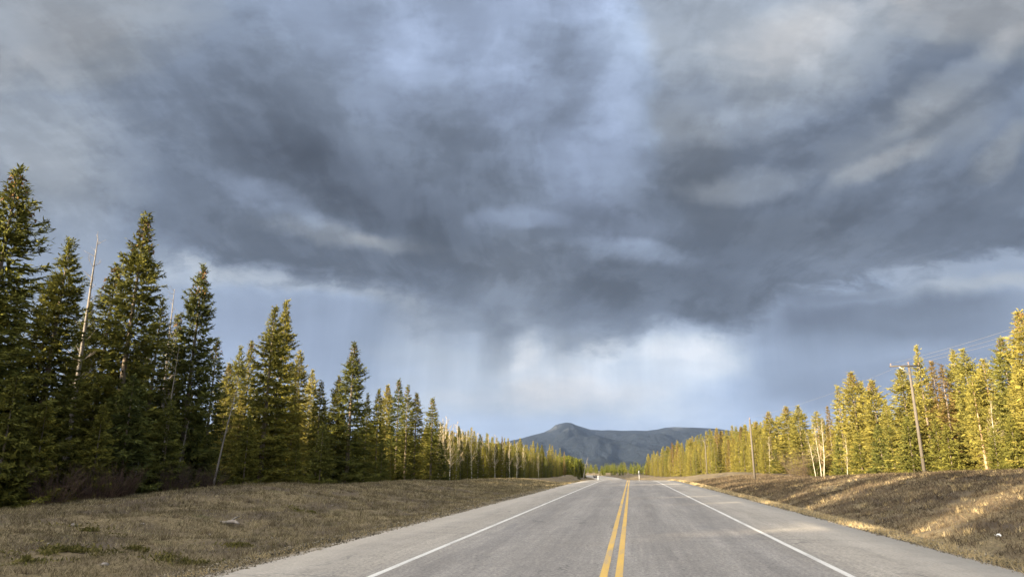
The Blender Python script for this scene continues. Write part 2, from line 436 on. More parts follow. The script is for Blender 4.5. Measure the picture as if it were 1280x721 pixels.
def conifer_crown(seed, H=12.0, Rm=1.9, base=.4, power=.85, dens=1.0, gap=.08, droop=.28, cone=0.0, tl=1.0, tip=.24, lowthin=0.0):
    r = np.random.default_rng(seed)
    Ps, Ds, Ls, Ws, Ms = [], [], [], [], []
    z = base; ph = r.random() * 6.28
    lump = r.random((10, 9))
    while z < H - .12:
        t = (z - base) / (H - base)
        env = Rm * min(1, (1 - t) ** power * 1.02 + .02) * (.70 + .30 * min(1, t / .10)) * min(1, .14 + (1 - t) / tip)
        nb = max(5, int(round((8 if t < .8 else 6.5) * dens + r.normal() * .7)))
        for k in range(nb):
            az = ph + 2 * PI * (k + r.uniform(-.35, .35)) / nb
            if r.random() < gap + lowthin * (1 - t) ** 2: continue
            lu = lump[int(t * 9.99), int((az % 6.2831) / 6.2832 * 8.99)]
            L = env * (.55 + .62 * lu) * r.uniform(.68, 1.2) + .06
            zz = z + r.uniform(-.2, .2)
            slope = (.75 * max(0, t - .55) / .45) - droop * (1 - t) ** .6 * r.uniform(.6, 1.4)
            upt = .16 * r.uniform(.5, 1.3)
            bd = np.array([math.cos(az), math.sin(az), 0.0]); side = np.array([-bd[1], bd[0], 0.0])
            nS = max(6, int(L / .024 * dens))
            s = r.uniform(.10, 1.0, nS) ** .75
            sag = -.10 * L * np.sin(s * PI)
            Pb = bd[None] * (s * L)[:, None] + side[None] * (r.normal(size=nS) * .05 * L * s)[:, None]
            Pz = zz + L * (slope * s + upt * s * s) + sag
            Pb[:, 2] += Pz
            sg = np.where(r.random(nS) < .5, -1.0, 1.0)
            ang = r.uniform(.5, 1.15, nS) * sg * np.where(s > .93, .3, 1)
            d = bd[None] * np.cos(ang)[:, None] + side[None] * np.sin(ang)[:, None]
            d[:, 2] = slope + 2 * upt * s - .12 + r.normal(size=nS) * .14
            d /= np.linalg.norm(d, axis=1)[:, None]
            l = (.15 + .36 * L * (1.05 - s) * .55) * np.exp(r.normal(size=nS) * .35) * tl
            l = np.minimum(l, .46)
            # a sprig, and secondary sprigs along it
            Ps.append(Pb); Ds.append(d); Ls.append(l); Ws.append(.030 + .085 * l * r.uniform(.4, 1.4, nS))
            for q in range(2):
                f = r.uniform(.25, .9, nS)
                P2 = Pb + d * (l * f)[:, None]
                d2 = d + r.normal(size=(nS, 3)) * .62; d2[:, 2] -= .10
                d2 /= np.linalg.norm(d2, axis=1)[:, None]
                Ps.append(P2); Ds.append(d2); Ls.append((.10 + .26 * l) * r.uniform(.7, 1.4, nS)); Ws.append(.022 + r.random(nS) ** 2 * .05)
            Ms += [0] * (3 * nS)
        # leader growth and inner shade sprigs near the trunk
        ni = int((14 + 26 * env) * dens)
        a = r.random(ni) * 6.28; rr = r.random(ni) ** .7 * env * .62
        Ps.append(np.stack([np.cos(a) * rr, np.sin(a) * rr, z + r.uniform(-.2, .2, ni)], 1))
        dd = np.stack([np.cos(a), np.sin(a), r.normal(size=ni) * .4 - .1], 1) + r.normal(size=(ni, 3)) * .3; dd /= np.linalg.norm(dd, axis=1)[:, None]
        Ds.append(dd); Ls.append(r.uniform(.2, .5, ni) * min(1, env + .2)); Ws.append(r.uniform(.07, .17, ni)); Ms += [0] * ni
        ph += 2.4; z += (.37 if t < .75 else .25) * r.uniform(.8, 1.2)
    # leader tip
    nl = 26
    Ps.append(np.stack([np.zeros(nl), np.zeros(nl), H - r.random(nl) * .75], 1)); a = r.random(nl) * 6.28
    dd = np.stack([np.cos(a) * .55, np.sin(a) * .55, np.full(nl, .8)], 1); Ds.append(dd); Ls.append(r.uniform(.12, .3, nl)); Ws.append(np.full(nl, .07)); Ms += [0] * nl
    if cone:
        nc = int(cone)
        zc = H - .25 - r.random(nc) ** 1.3 * H * .13; a = r.random(nc) * 6.28
        rr = r.random(nc) ** .5 * (H - zc + .2) * .33
        Ps.append(np.stack([np.cos(a) * rr, np.sin(a) * rr, zc], 1)); dd = np.stack([np.cos(a) * .4, np.sin(a) * .4, np.full(nc, -1.0)], 1) + r.normal(size=(nc, 3)) * .25
        dd /= np.linalg.norm(dd, axis=1)[:, None]; Ds.append(dd); Ls.append(r.uniform(.10, .2, nc)); Ws.append(np.full(nc, .075)); Ms += [1] * nc
    P, Dv, L, W = (np.concatenate(a) for a in (Ps, Ds, Ls, Ws))
    V, Fc = tufts(P, Dv, L, W, r)
    return V, Fc, np.array(Ms)

def trunk_data(name, H, r0, m, seed, stubs=0, stub_lo=.1, stub_hi=.5, bend=.0, stublen=.7):
    r = random.Random(seed); b = MB()
    n = 9
    pts = [(bend * math.sin(i / n * 3 + seed) * i / n, bend * math.cos(i / n * 2.2 + seed) * i / n, -.35 + (H + .3) * i / n) for i in range(n + 1)]
    b.tube(pts, [r0 * (1 - .93 * (i / n)) * (1.25 if i == 0 else 1) for i in range(n + 1)], 9)
    for _ in range(stubs):
        z = H * r.uniform(stub_lo, stub_hi); a = r.random() * 6.28; L = stublen * r.uniform(.4, 1.3)
        d = Vector((math.cos(a), math.sin(a), r.uniform(-.35, .15)))
        p = Vector((0, 0, z)); b.tube([p, p + d * L * .6 + Vector((0, 0, .02)), p + d * L + Vector((0, 0, -.06 * L))], [.022, .014, .005], 4, cap=False)
    return b.data(name, [m], True)

PROTO = {}
def conifer(kind, H, Rm, base, seed, fol='spruce', bark='bark', r0=.17, stubs=0, cmat='cone', **k):
    V, Fc, Ms = conifer_crown(seed, H, Rm, base, **k)
    c = mesh('conifer_crown', V, Fc, [M[fol], M[cmat]], Ms)
    t = trunk_data('conifer_trunk', H, r0, M[bark], seed, stubs, .04, max(.1, (base + .6) / H + .1))
    PROTO.setdefault(kind, []).append((c, t, H))
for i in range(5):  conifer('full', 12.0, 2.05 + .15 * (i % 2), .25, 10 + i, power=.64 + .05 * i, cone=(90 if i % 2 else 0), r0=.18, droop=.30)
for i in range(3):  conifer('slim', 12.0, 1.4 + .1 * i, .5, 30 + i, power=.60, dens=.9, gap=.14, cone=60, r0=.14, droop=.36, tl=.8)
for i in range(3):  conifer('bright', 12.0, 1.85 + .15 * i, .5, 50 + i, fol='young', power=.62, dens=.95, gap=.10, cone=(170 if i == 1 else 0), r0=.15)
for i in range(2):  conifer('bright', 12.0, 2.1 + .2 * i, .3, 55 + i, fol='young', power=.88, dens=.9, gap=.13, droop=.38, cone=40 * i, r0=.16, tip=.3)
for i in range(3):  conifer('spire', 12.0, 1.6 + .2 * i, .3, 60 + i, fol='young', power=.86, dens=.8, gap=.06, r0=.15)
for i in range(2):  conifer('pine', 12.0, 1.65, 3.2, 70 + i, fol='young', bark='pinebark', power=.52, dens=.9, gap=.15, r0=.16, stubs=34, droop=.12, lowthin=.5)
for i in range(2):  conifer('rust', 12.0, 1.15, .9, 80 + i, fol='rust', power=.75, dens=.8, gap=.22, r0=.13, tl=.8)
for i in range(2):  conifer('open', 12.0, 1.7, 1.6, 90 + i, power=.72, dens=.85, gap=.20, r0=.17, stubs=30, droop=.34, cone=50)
for i in range(2):  conifer('small', 5.0, 1.35, .12, 100 + i, power=.85, dens=1.15, r0=.07, droop=.25, tl=.75)

def bare_crown(seed, H, spread, m_t, m_b, fine=1.0, start=.3, r0=.075, lean=0, thick=1.0):
    """leafless tree: trunk mesh and a mesh of limbs and fine twigs"""
    r = random.Random(seed); tb = MB(); cb = MB()
    n = 8; pts = []
    for i in range(n + 1):
        f = i / n
        pts.append(Vector((lean * H * f + .12 * math.sin(f * 4 + seed), .10 * math.sin(f * 5 + 1.7 * seed), -.2 + (H + .2) * f)))
    tb.tube(pts, [r0 * (1 - .9 * i / n) for i in range(n + 1)], 7)
    def twig(p, d, L, rad, depth):
        q = p; dd = d.copy(); ps = [p]
        for k in range(3):
            dd = (dd + Vector((r.gauss(0, .16), r.gauss(0, .16), .10 + r.gauss(0, .1)))).normalized(); q = q + dd * L / 3; ps.append(q)
        cb.tube(ps, [rad, rad * .75, rad * .5, rad * .25], 4 if depth == 0 else 3, cap=False)
        if depth < 2:
            for _ in range(int((6 if depth == 0 else 4) * fine)):
                k = r.randint(0, 2); f = r.random(); b = ps[k].lerp(ps[k + 1], f)
                a = Vector((r.gauss(0, 1), r.gauss(0, 1), r.gauss(.3, .6))).normalized()
                twig(b, (dd * .8 + a * .75).normalized(), L * r.uniform(.3, .55), rad * .5, depth + 1)
    nb = int(H * 2.6)
    for j in range(nb):
        f = start + (1 - start) * (j + r.random()) / nb
        i = min(n - 1, int(f * n)); p = pts[i].lerp(pts[i + 1], f * n - i)
        a = r.random() * 6.28; L = spread * (1.15 - f) * r.uniform(.6, 1.3) + .25
        twig(p, Vector((math.cos(a), math.sin(a), r.uniform(.35, 1.0))).normalized(), L, (.018 * (1.2 - f) + .008) * thick, 0)
    return cb.data('bare_limbs', [m_b]), tb.data('bare_trunk', [m_t], True), H
for i in range(3): PROTO.setdefault('aspen', []).append(bare_crown(200 + i, 8.0, 1.5, M['aspenbark'], M['twig_pale'], 1.0))
for i in range(3): PROTO.setdefault('aspen_far', []).append(bare_crown(230 + i, 8.0, 1.3, M['aspenbark'], M['twig_pale'], 1.3, .25, .09, 0, 2.4))
for i in range(2): PROTO.setdefault('snag', []).append(bare_crown(210 + i, 10.0, .75, M['deadbark'], M['deadbark'], .5, .40, .15))
def bush_data(seed, H, W, m, stems=70):
    r = random.Random(seed); b = MB()
    for _ in range(stems):
        a = r.random() * 6.28; rr = W * .35 * r.random() ** .5
        p = Vector((math.cos(a) * rr, math.sin(a) * rr, -.1)); d = Vector((math.cos(a) * .45 + r.gauss(0, .25), math.sin(a) * .45 + r.gauss(0, .25), 1)).normalized()
        L = H * r.uniform(.6, 1.1); ps = [p]
        for k in range(3):
            d = (d + Vector((r.gauss(0, .15), r.gauss(0, .15), .05))).normalized(); p = p + d * L / 3; ps.append(p)
        b.tube(ps, [.012, .009, .006, .003], 3, cap=False)
        for _ in range(9):
            k = r.randint(0, 2); q = ps[k].lerp(ps[k + 1], r.random()); e = (d + Vector((r.gauss(0, .6), r.gauss(0, .6), r.gauss(.1, .4)))).normalized()
            l = L * r.uniform(.12, .32); b.tube([q, q + e * l * .5, q + e * l + Vector((0, 0, .03))], [.006, .005, .002], 3, cap=False)
    return b.data('bare_bush', [m])

def tree(name, kind, var, x, y, h, wide, rz, label, group=None, cat='tree', lean=(0, 0), z=None):
    ps = PROTO[kind]; c, t, H = ps[var % len(ps)]
    o = bpy.data.objects.new(name, None); COL.objects.link(o); o.empty_display_size = .3
    o.location = (x, y, (tz(x, y) if z is None else z) - .05)
    k = h / H
    o.rotation_euler = (lean[0], lean[1], rz); o.scale = (k * wide, k * wide, k)
    tag(o, label, cat, group)
    link('trunk', t, o); link('crown', c, o)
    return o

def at_tip(px, py, xlat, rel=True):
    """where a tree whose tip the photo shows at px,py stands when it grows xlat metres beside the centre line; its height"""
    d = pix_dir(px, py); q = xlat; x = q
    for _ in range(60):
        t = (x - CAM[0]) / d[0]; y = CAM[1] + t * d[1]; x = x + .15 * (q + float(xc(min(max(y, -50), 600))) - x)
        if q > 0: x = max(x, 2.0)
    t = (x - CAM[0]) / d[0]; y = CAM[1] + t * d[1]
    zt = CAM[2] + t * d[2]
    return x, y, zt - tz(x, y) + .05

# ------------------------------------------------------------------ trees
def hit(px, py, y0=2.0, y1=600.0):
    """the ground point the photo shows at px,py"""
    d = pix_dir(px, py)
    t = np.geomspace(3, 900, 4000); P = CAM[None] + d[None] * t[:, None]
    k = np.nonzero(P[:, 2] < terr(P[:, 0], P[:, 1]))[0]
    i = k[0] if len(k) else len(t) - 1
    return P[i]

GA = 'spruces along the shaded roadside edge'
FRONT_L = [  # tip in the photo, metres beside the centre line, kind, variant, width, label
    (25, 210, -23.0, 'full', 1, 1.02, 'tallest broad spruce at the far left with a sunlit yellow-green top'),
    (-28, 262, -24.0, 'full', 2, .95, 'tall dark spruce cut off by the left edge beside the tallest spruce'),
    (88, 303, -24.5, 'full', 0, 1.0, 'dark blunt-topped spruce just left of the grey leaning snag'),
    (68, 350, -25.0, 'slim', 0, 1.1, 'narrow dark spruce pressed against the blunt-topped spruce'),
    (147, 330, -26.0, 'slim', 1, 1.15, 'slim spruce at the left shoulder of the tall pointed spruce'),
    (183, 270, -24.2, 'full', 3, .93, 'tall pointed spruce right of the grey leaning snag, second tallest'),
    (113, 378, -29.0, 'bright', 0, .9, 'small sunlit spruce showing in the gap under the leaning snag'),
    (204, 373, -25.5, 'open', 0, .95, 'ragged spruce with brownish top under the pale dead tip'),
    (224, 392, -28.0, 'slim', 2, 1.0, 'half-hidden spruce behind the ragged brownish-topped spruce'),
    (255, 331, -24.3, 'full', 1, .84, 'tall isolated spruce with a bushy sunlit top and clear sky at both sides'),
    (272, 424, -26.0, 'slim', 0, 1.1, 'shorter spruce tucked right of the tall isolated spruce'),
    (287, 453, -31.0, 'bright', 1, .8, 'small yellow-lit spruce left of the two thin bare-tipped spruces'),
    (301, 434, -32.0, 'bright', 2, .75, 'yellow-lit thin spruce above the crooked pale dead stem'),
    (315, 426, -33.0, 'slim', 1, .8, 'thinnest sparse spire left of the twin-topped spruces'),
    (344, 384, -23.8, 'full', 2, .98, 'front and darker tree of the twin-topped spruce pair'),
    (358, 379, -27.5, 'full', 0, .80, 'back and sunnier tree of the twin-topped spruce pair'),
    (376, 438, -30.0, 'bright', 0, .95, 'sunlit spruce in the gap right of the twin-topped pair'),
    (391, 463, -31.5, 'bright', 2, .8, 'short sunlit spire between the twin-topped pair and the broad cone spruce'),
    (402, 476, -25.5, 'slim', 2, 1.1, 'dark low spruce directly left of the broad cone spruce'),
    (443, 429, -24.0, 'full', 3, 1.05, 'broad cone-shaped spruce standing in the middle of the shaded edge'),
    (424, 470, -25.5, 'full', 1, .9, 'dark spruce leaning on the left flank of the broad cone spruce'),
    (460, 492, -27.0, 'slim', 0, .9, 'thin spire close behind the right flank of the broad cone spruce'),
    (474, 486, -26.0, 'slim', 1, 1.0, 'first spire of the tight clump right of the broad cone spruce'),
    (485, 480, -27.5, 'bright', 1, .85, 'sunlit spire second in the tight clump right of the broad cone spruce'),
    (499, 474, -26.0, 'slim', 2, 1.05, 'tallest spire of the tight clump right of the broad cone spruce'),
    (510, 482, -24.6, 'slim', 0, 1.05, 'dark spire right after the tallest one of the tight clump'),
    (521, 491, -24.2, 'slim', 1, 1.2, 'last and darkest spire of the tight clump'),
    (541, 497, -24.2, 'slim', 2, 1.25, 'lone black-green spire standing apart before the pale aspens'),
    (531, 535, -26.5, 'bright', 0, 1.0, 'low yellowish spruce between the tight clump and the lone black-green spire'),
]
for i, (px, py, xl, kd, v, w, lb) in enumerate(FRONT_L):
    x, y, h = at_tip(px, py, xl); tree('spruce_tree', kd, v, x, y, h, w * 1.12, i * 2.3, lb, GA)
GB = 'low young spruces at the foot of the shaded edge'
for i, (px, py, xl, w, lb) in enumerate([
    (22, 468, -21.0, 1.35, 'bushy young spruce under the tallest spruce at the frame edge'),
    (60, 500, -20.8, 1.2, 'young spruce low beside the brown brush at the far left'),
    (130, 505, -21.0, 1.2, 'young spruce beneath the leaning snag'),
    (168, 470, -21.2, 1.5, 'largest of the young spruces, with wide level boughs below the tall pointed spruce'),
    (215, 500, -21.4, 1.3, 'young spruce beneath the ragged brownish-topped spruce'),
    (312, 520, -22.0, 1.2, 'young spruce beside the crooked pale dead stem'),
    (372, 545, -22.0, 1.0, 'bright little spruce in the gap right of the twin-topped pair'),
    (404, 530, -22.4, 1.3, 'young spruce against the left foot of the broad cone spruce'),
    (478, 550, -22.6, 1.2, 'young spruce against the right foot of the broad cone spruce'),
    (551, 552, -23.5, 1.2, 'young spruce at the foot of the lone black-green spire')]):
    x, y, h = at_tip(px, py, xl); tree('young_spruce', 'small' if h < 5.5 else 'full', i, x, y, h, w * (.8 if h < 6 else .85), i * 1.7, lb, GB)

# ranks behind, seen between the front trees
vx = [-60, 0, 45, 60, 110, 130, 215, 235, 285, 330, 370, 400, 420, 470, 530, 560]
vy = [330, 350, 420, 440, 420, 430, 420, 430, 470, 460, 470, 490, 500, 500, 525, 530]
GC = 'spruces in the close ranks behind the shaded edge'
rr = random.Random(3)
for i in range(50):
    px = -50 + 600 * (i + rr.random()) / 50; py = np.interp(px, vx, vy) + rr.uniform(4, 95) ; xl = -rr.uniform(25, 38)
    x, y, h = at_tip(px, py, xl)
    if not 3.5 < h < 15: continue
    tree('spruce_tree', rr.choice(['full', 'full', 'slim', 'open', 'bright']), rr.randint(0, 4), x, y, h, rr.uniform(.85, 1.1), rr.random() * 6, 'spruce in the close ranks behind the shaded edge, mostly hidden by front trees', GC)

# bare and dead trees at the left edge
SN = 'grey dead spruce snags in the shaded edge'
def leaning(name, kind, v, base, tip, xl, wide, label, group=None, cat='dead tree'):
    """a tree whose foot and tip the photo both show"""
    db = pix_dir(*base); x = xl
    t = (x - CAM[0]) / db[0]; y = CAM[1] + t * db[1]; z = tz(x, y)
    dt = pix_dir(*tip); fl = float(np.dot(np.array([x, y, 0]) - CAM, FWD)) / float(dt @ FWD)
    T = CAM + dt * fl; v3 = Vector((T[0] - x, T[1] - y, T[2] - z)); h = v3.length
    ps = PROTO[kind]; c, tr, H = ps[v % len(ps)]; k = h / H
    o = bpy.data.objects.new(name, None); COL.objects.link(o); o.location = (x, y, z - .05)
    o.rotation_mode = 'QUATERNION'; o.rotation_quaternion = Vector((0, 0, 1)).rotation_difference(v3); o.scale = (k * wide, k * wide, k)
    o.empty_display_size = .3
    tag(o, label, cat, group); link('trunk', tr, o); link('crown', c, o)
leaning('dead_tree', 'snag', 0, (78, 612), (123, 297), -25.5, .9, 'tall grey leaning snag rising above the dark blunt-topped spruce', SN)
leaning('dead_tree', 'snag', 1, (196, 612), (217, 361), -27.0, .8, 'dead tree whose pale bare tip pokes above the ragged spruce', SN)
leaning('dead_tree', 'snag', 0, (200, 590), (224, 432), -22.3, .6, 'thin pale dead stem slanting across the ragged spruce', SN)
leaning('dead_tree', 'snag', 1, (266, 606), (299, 470), -22.0, .7, 'crooked pale dead stem right of the tall isolated spruce', SN)
leaning('dead_tree', 'snag', 0, (218, 606), (236, 525), -21.5, .8, 'short grey dead stem leaning under the tall isolated spruce', SN)
leaning('dead_tree', 'snag', 1, (163, 618), (174, 575), -20.6, 1.0, 'lowest thin dead stem at the foot of the young spruces', SN)
leaning('dead_tree', 'snag', 0, (729, 599), (735, 571), -21.5, 1.5, 'pale dead trunk leaning at the far end of the shaded edge', SN)
GD = 'bare pale aspens past the lone spire'
rr = random.Random(9)
for i, px in enumerate([550, 554, 558, 563, 567, 572, 577, 583, 590, 597, 604, 611, 619, 628, 637, 646, 655, 664, 673, 684]):
    py = np.interp(px, [545, 557, 580, 620, 680], [528, 524, 534, 546, 562]) + rr.uniform(-2, 8)
    x, y, h = at_tip(px, py, -rr.uniform(24, 28)); tree('aspen_tree', 'aspen_far', i, x, y, h, .75, i, 'bare pale aspen in the sunlit stand past the lone black-green spire', GD)

# the edge running on into the distance
GE = 'distant spruces of the left edge with lit tops'
rr = random.Random(5)
fx = [545, 560, 600, 640, 660, 690, 710, 725, 742]; fy = [532, 533, 540, 549, 554, 560, 566, 572, 580]
for i in range(84):
    px = 548 + 196 * ((i + rr.random()) / 84); row = i % 3
    py = np.interp(px, fx, fy) + (rr.uniform(-5, 6) if row else rr.uniform(8, 24)); xl = -([23.5, 27, 31][row] + rr.uniform(0, 3)) * float(np.interp(px, [655, 745], [1, .5]))
    x, y, h = at_tip(px, py, xl)
    if not 2.5 < h < 17: continue
    kd = rr.choice(['spire', 'spire', 'bright', 'full', 'rust', 'spire']) if row else rr.choice(['slim', 'full'])
    tree('spruce_tree', kd, rr.randint(0, 4), x, y, h, rr.uniform(.9, 1.25), rr.random() * 6, 'distant spruce in the receding left-hand edge, its top lit yellow' if row else 'distant dark spruce along the shaded foot of the receding left-hand edge', GE if row else 'distant dark spruces at the foot of the left edge')

# right side, in full sun
GR = 'sunlit spruces behind the right-hand bank'
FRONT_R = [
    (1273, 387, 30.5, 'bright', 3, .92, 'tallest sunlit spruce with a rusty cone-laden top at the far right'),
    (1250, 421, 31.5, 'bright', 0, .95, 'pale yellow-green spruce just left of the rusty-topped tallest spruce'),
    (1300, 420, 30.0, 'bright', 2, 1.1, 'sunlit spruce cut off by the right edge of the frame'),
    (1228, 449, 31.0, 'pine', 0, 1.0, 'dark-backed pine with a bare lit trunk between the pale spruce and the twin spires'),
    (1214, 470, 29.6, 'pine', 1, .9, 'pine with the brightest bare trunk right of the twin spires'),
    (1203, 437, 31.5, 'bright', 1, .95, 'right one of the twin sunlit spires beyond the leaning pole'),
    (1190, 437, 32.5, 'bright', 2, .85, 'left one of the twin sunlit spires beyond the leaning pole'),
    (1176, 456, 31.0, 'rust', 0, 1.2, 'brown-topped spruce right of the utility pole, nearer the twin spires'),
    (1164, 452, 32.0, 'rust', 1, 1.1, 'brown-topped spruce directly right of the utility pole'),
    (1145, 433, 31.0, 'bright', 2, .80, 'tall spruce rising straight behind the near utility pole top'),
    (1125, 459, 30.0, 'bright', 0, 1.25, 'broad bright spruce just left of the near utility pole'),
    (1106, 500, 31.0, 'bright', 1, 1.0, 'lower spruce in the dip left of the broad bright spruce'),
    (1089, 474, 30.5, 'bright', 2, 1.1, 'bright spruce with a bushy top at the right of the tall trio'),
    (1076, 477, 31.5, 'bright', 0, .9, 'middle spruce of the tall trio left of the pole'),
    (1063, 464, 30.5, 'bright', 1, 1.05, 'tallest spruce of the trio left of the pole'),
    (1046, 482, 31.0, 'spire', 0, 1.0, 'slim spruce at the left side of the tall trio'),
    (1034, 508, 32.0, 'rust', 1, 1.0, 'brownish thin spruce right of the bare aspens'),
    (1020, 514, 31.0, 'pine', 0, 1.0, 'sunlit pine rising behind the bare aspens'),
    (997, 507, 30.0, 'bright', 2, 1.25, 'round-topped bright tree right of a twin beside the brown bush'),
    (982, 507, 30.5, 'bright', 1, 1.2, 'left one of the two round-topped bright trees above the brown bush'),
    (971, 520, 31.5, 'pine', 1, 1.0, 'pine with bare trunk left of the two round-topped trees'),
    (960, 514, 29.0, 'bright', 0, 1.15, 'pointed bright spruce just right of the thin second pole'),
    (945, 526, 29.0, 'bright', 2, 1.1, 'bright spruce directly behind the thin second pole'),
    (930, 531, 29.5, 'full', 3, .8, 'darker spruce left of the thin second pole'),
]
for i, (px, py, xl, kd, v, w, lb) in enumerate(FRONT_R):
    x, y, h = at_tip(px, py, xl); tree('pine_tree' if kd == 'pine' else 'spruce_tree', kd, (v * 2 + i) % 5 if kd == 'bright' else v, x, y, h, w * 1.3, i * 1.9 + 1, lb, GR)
rr = random.Random(21)
vx = [955, 1000, 1040, 1075, 1106, 1140, 1190, 1235, 1300]; vy = [528, 520, 514, 494, 502, 480, 468, 462, 440]
GF = 'sunlit trees filling in behind the right-hand front row'
for i in range(58):
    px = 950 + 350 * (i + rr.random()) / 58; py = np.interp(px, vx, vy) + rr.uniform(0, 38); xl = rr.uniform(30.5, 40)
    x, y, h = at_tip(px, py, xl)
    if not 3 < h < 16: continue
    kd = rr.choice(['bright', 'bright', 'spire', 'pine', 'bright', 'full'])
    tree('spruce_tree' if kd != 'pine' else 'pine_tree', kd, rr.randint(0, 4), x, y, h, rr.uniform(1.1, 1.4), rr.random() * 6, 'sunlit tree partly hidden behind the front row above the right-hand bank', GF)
GG = 'young spruces along the foot of the sunlit trees'
for i, (px, py) in enumerate([(1262, 520), (1240, 535), (1182, 530), (1168, 525), (1133, 520), (1112, 535), (1097, 530), (1072, 540), (1048, 545), (1018, 555), (968, 560), (955, 565)]):
    x, y, h = at_tip(px, py, 28.6); tree('young_spruce', 'small', i, x, y, h, 1.1, i, 'young spruce at the foot of the sunlit front row above the right-hand bank', GG)
GH = 'receding sunlit trees toward the bend'
fx = [800, 806, 815, 830, 845, 870, 890, 900, 915, 930, 945, 960]; fy = [574, 568, 563, 560, 554, 546, 538, 536, 535, 532, 529, 522]
for i in range(74):
    px = 806 + 150 * (i + rr.random()) / 74; row = i % 3
    py = np.interp(px, fx, fy) + (rr.uniform(-3, 4) if row else rr.uniform(6, 22)); xl = [24.5, 28, 32][row] + rr.uniform(0, 3)
    x, y, h = at_tip(px, py, xl)
    if not 2.5 < h < 20: continue
    tree('spruce_tree', rr.choice(['spire', 'spire', 'bright', 'spire', 'rust']), rr.randint(0, 4), x, y, h, rr.uniform(1.25, 1.6), rr.random() * 6, 'small golden-lit tree in the line receding to the bend on the right', GH)
GI = 'bare white-stemmed aspens beside the brown bush'
for i, (base, tip, xl, lb) in enumerate([((1021, 597), (1007, 540), 27.5, 'leaning bare aspen nearest the brown bush, its white stem bowed left'), ((1030, 597), (1027, 524), 28.0, 'tallest bare white aspen right of the brown bush'),
        ((1026, 597), (1019, 532), 28.6, 'middle bare white aspen of the clump by the brown bush'), ((1060, 596), (1056, 545), 28.2, 'thin bare aspen right of the white-stemmed clump'), ((962, 597), (961, 545), 27.0, 'thin pale stem standing left of the brown bush'),
        ((1245, 588), (1240, 500), 28.8, 'slim bare trunk right of the brightest pine trunk')]):
    leaning('aspen_tree', 'aspen', i, base, tip, xl, .9, lb, GI, 'tree')

# ------------------------------------------------------------------ woods too far or too deep to count
def simple_tree(seed, n=330):
    r = np.random.default_rng(seed)
    t = 1 - np.sqrt(r.random(n)); a = r.random(n) * 6.283
    rad = .155 * (1 - t) ** .8 * (.35 + .75 * r.random(n)); z = .04 + .96 * t
    P = np.stack([np.cos(a) * rad, np.sin(a) * rad, z], 1)
    d = np.stack([np.cos(a), np.sin(a), -.45 + .9 * t + r.normal(size=n) * .3], 1); d /= np.linalg.norm(d, axis=1)[:, None]
    V, Fq = tufts(P, d, .055 + .06 * (1 - t) * r.random(n), .028 + .02 * r.random(n), r)
    tr = np.array([(-.010, -.010, -.02), (.010, -.010, -.02), (.010, .010, -.02), (-.010, .010, -.02), (0, 0, .97)])
    return V, Fq
def fine_tree(seed, n=3000):
    r = np.random.default_rng(seed)
    lv = np.linspace(0, .985, 44) + r.normal(size=44) * .004; pr = (1 - lv) ** .8 + .10; pr[lv > 1] = 0
    k = r.choice(44, n, p=pr / pr.sum()); t = np.clip(lv[k], 0, 1); br = r.integers(0, 8, n)
    a = k * 2.4 + br * 6.283 / 8 + r.normal(size=n) * .10
    f = r.random(n) ** .6; bl = .60 + .55 * ((np.sin(k * 12.9 + br * 78.2) * 43758.5) % 1.0)
    rad = .150 * np.minimum((1 - t) ** .75, .1 + (1 - t) * 3.5) * bl * f; z = .03 + .97 * t - rad * .30 + r.normal(size=n) * .007
    P = np.stack([np.cos(a) * rad, np.sin(a) * rad, z], 1)
    b = a + r.normal(size=n) * .8; d = np.stack([np.cos(b), np.sin(b), -.3 + .9 * t + r.normal(size=n) * .22], 1); d /= np.linalg.norm(d, axis=1)[:, None]
    return tufts(P, d, .018 + .026 * r.random(n), .007 + .007 * r.random(n), r)
SIMPLE = [simple_tree(400 + i) for i in range(4)]
FINE = [fine_tree(420 + i) for i in range(4)]
def wood(name, pts, label, m, dense=1):
    r = np.random.default_rng(len(pts)); Vs = []; Fs = []; Ts = []; b = 0
    for i, (x, y, h) in enumerate(pts):
        near = math.hypot(x, y) < 75 and -45 < x < 46
        for e in range(1 if near else dense):
            V, Fq = (FINE if near else SIMPLE)[(i + e) % 4]; a = r.random() * 6.28; c, s = math.cos(a), math.sin(a); w = h * r.uniform(.85, 1.15)
            P = np.stack([(V[:, 0] * c - V[:, 1] * s) * w + x, (V[:, 0] * s + V[:, 1] * c) * w + y, V[:, 2] * h], 1)
            P[:, 2] += tz(x, y) - .1
            Vs.append(P); Fs.append(Fq + b); b += len(V); Ts.append(np.full(len(V), r.random()))
    o = link(name, mesh(name, np.concatenate(Vs), np.concatenate(Fs), [m], attr={'tint': np.concatenate(Ts)}))
    return tag(o, label, kind='stuff')
def wood_mat(name, cols):
    m, nt, nd, lk = mat(name)
    a = nd.new('ShaderNodeAttribute'); a.attribute_name = 'tint'; geo = nd.new('ShaderNodeNewGeometry')
    c = ramp(nt, a.outputs['Fac'], [(i / (len(cols) - 1), q) for i, q in enumerate(cols)])
    c = mixc(nt, 1.0, c, ramp(nt, geo.outputs['Random Per Island'], [(0, (.6, .62, .66)), (1, (1.35, 1.3, 1.2))]), 'MULTIPLY')
    d = nd.new('ShaderNodeBsdfDiffuse'); t = nd.new('ShaderNodeBsdfTranslucent'); x = nd.new('ShaderNodeMixShader'); x.inputs[0].default_value = .25
    lk.new(c, d.inputs[0]); lk.new(c, t.inputs[0]); lk.new(d.outputs[0], x.inputs[1]); lk.new(t.outputs[0], x.inputs[2])
    o = nd.new('ShaderNodeOutputMaterial'); lk.new(x.outputs[0], o.inputs[0]); return m
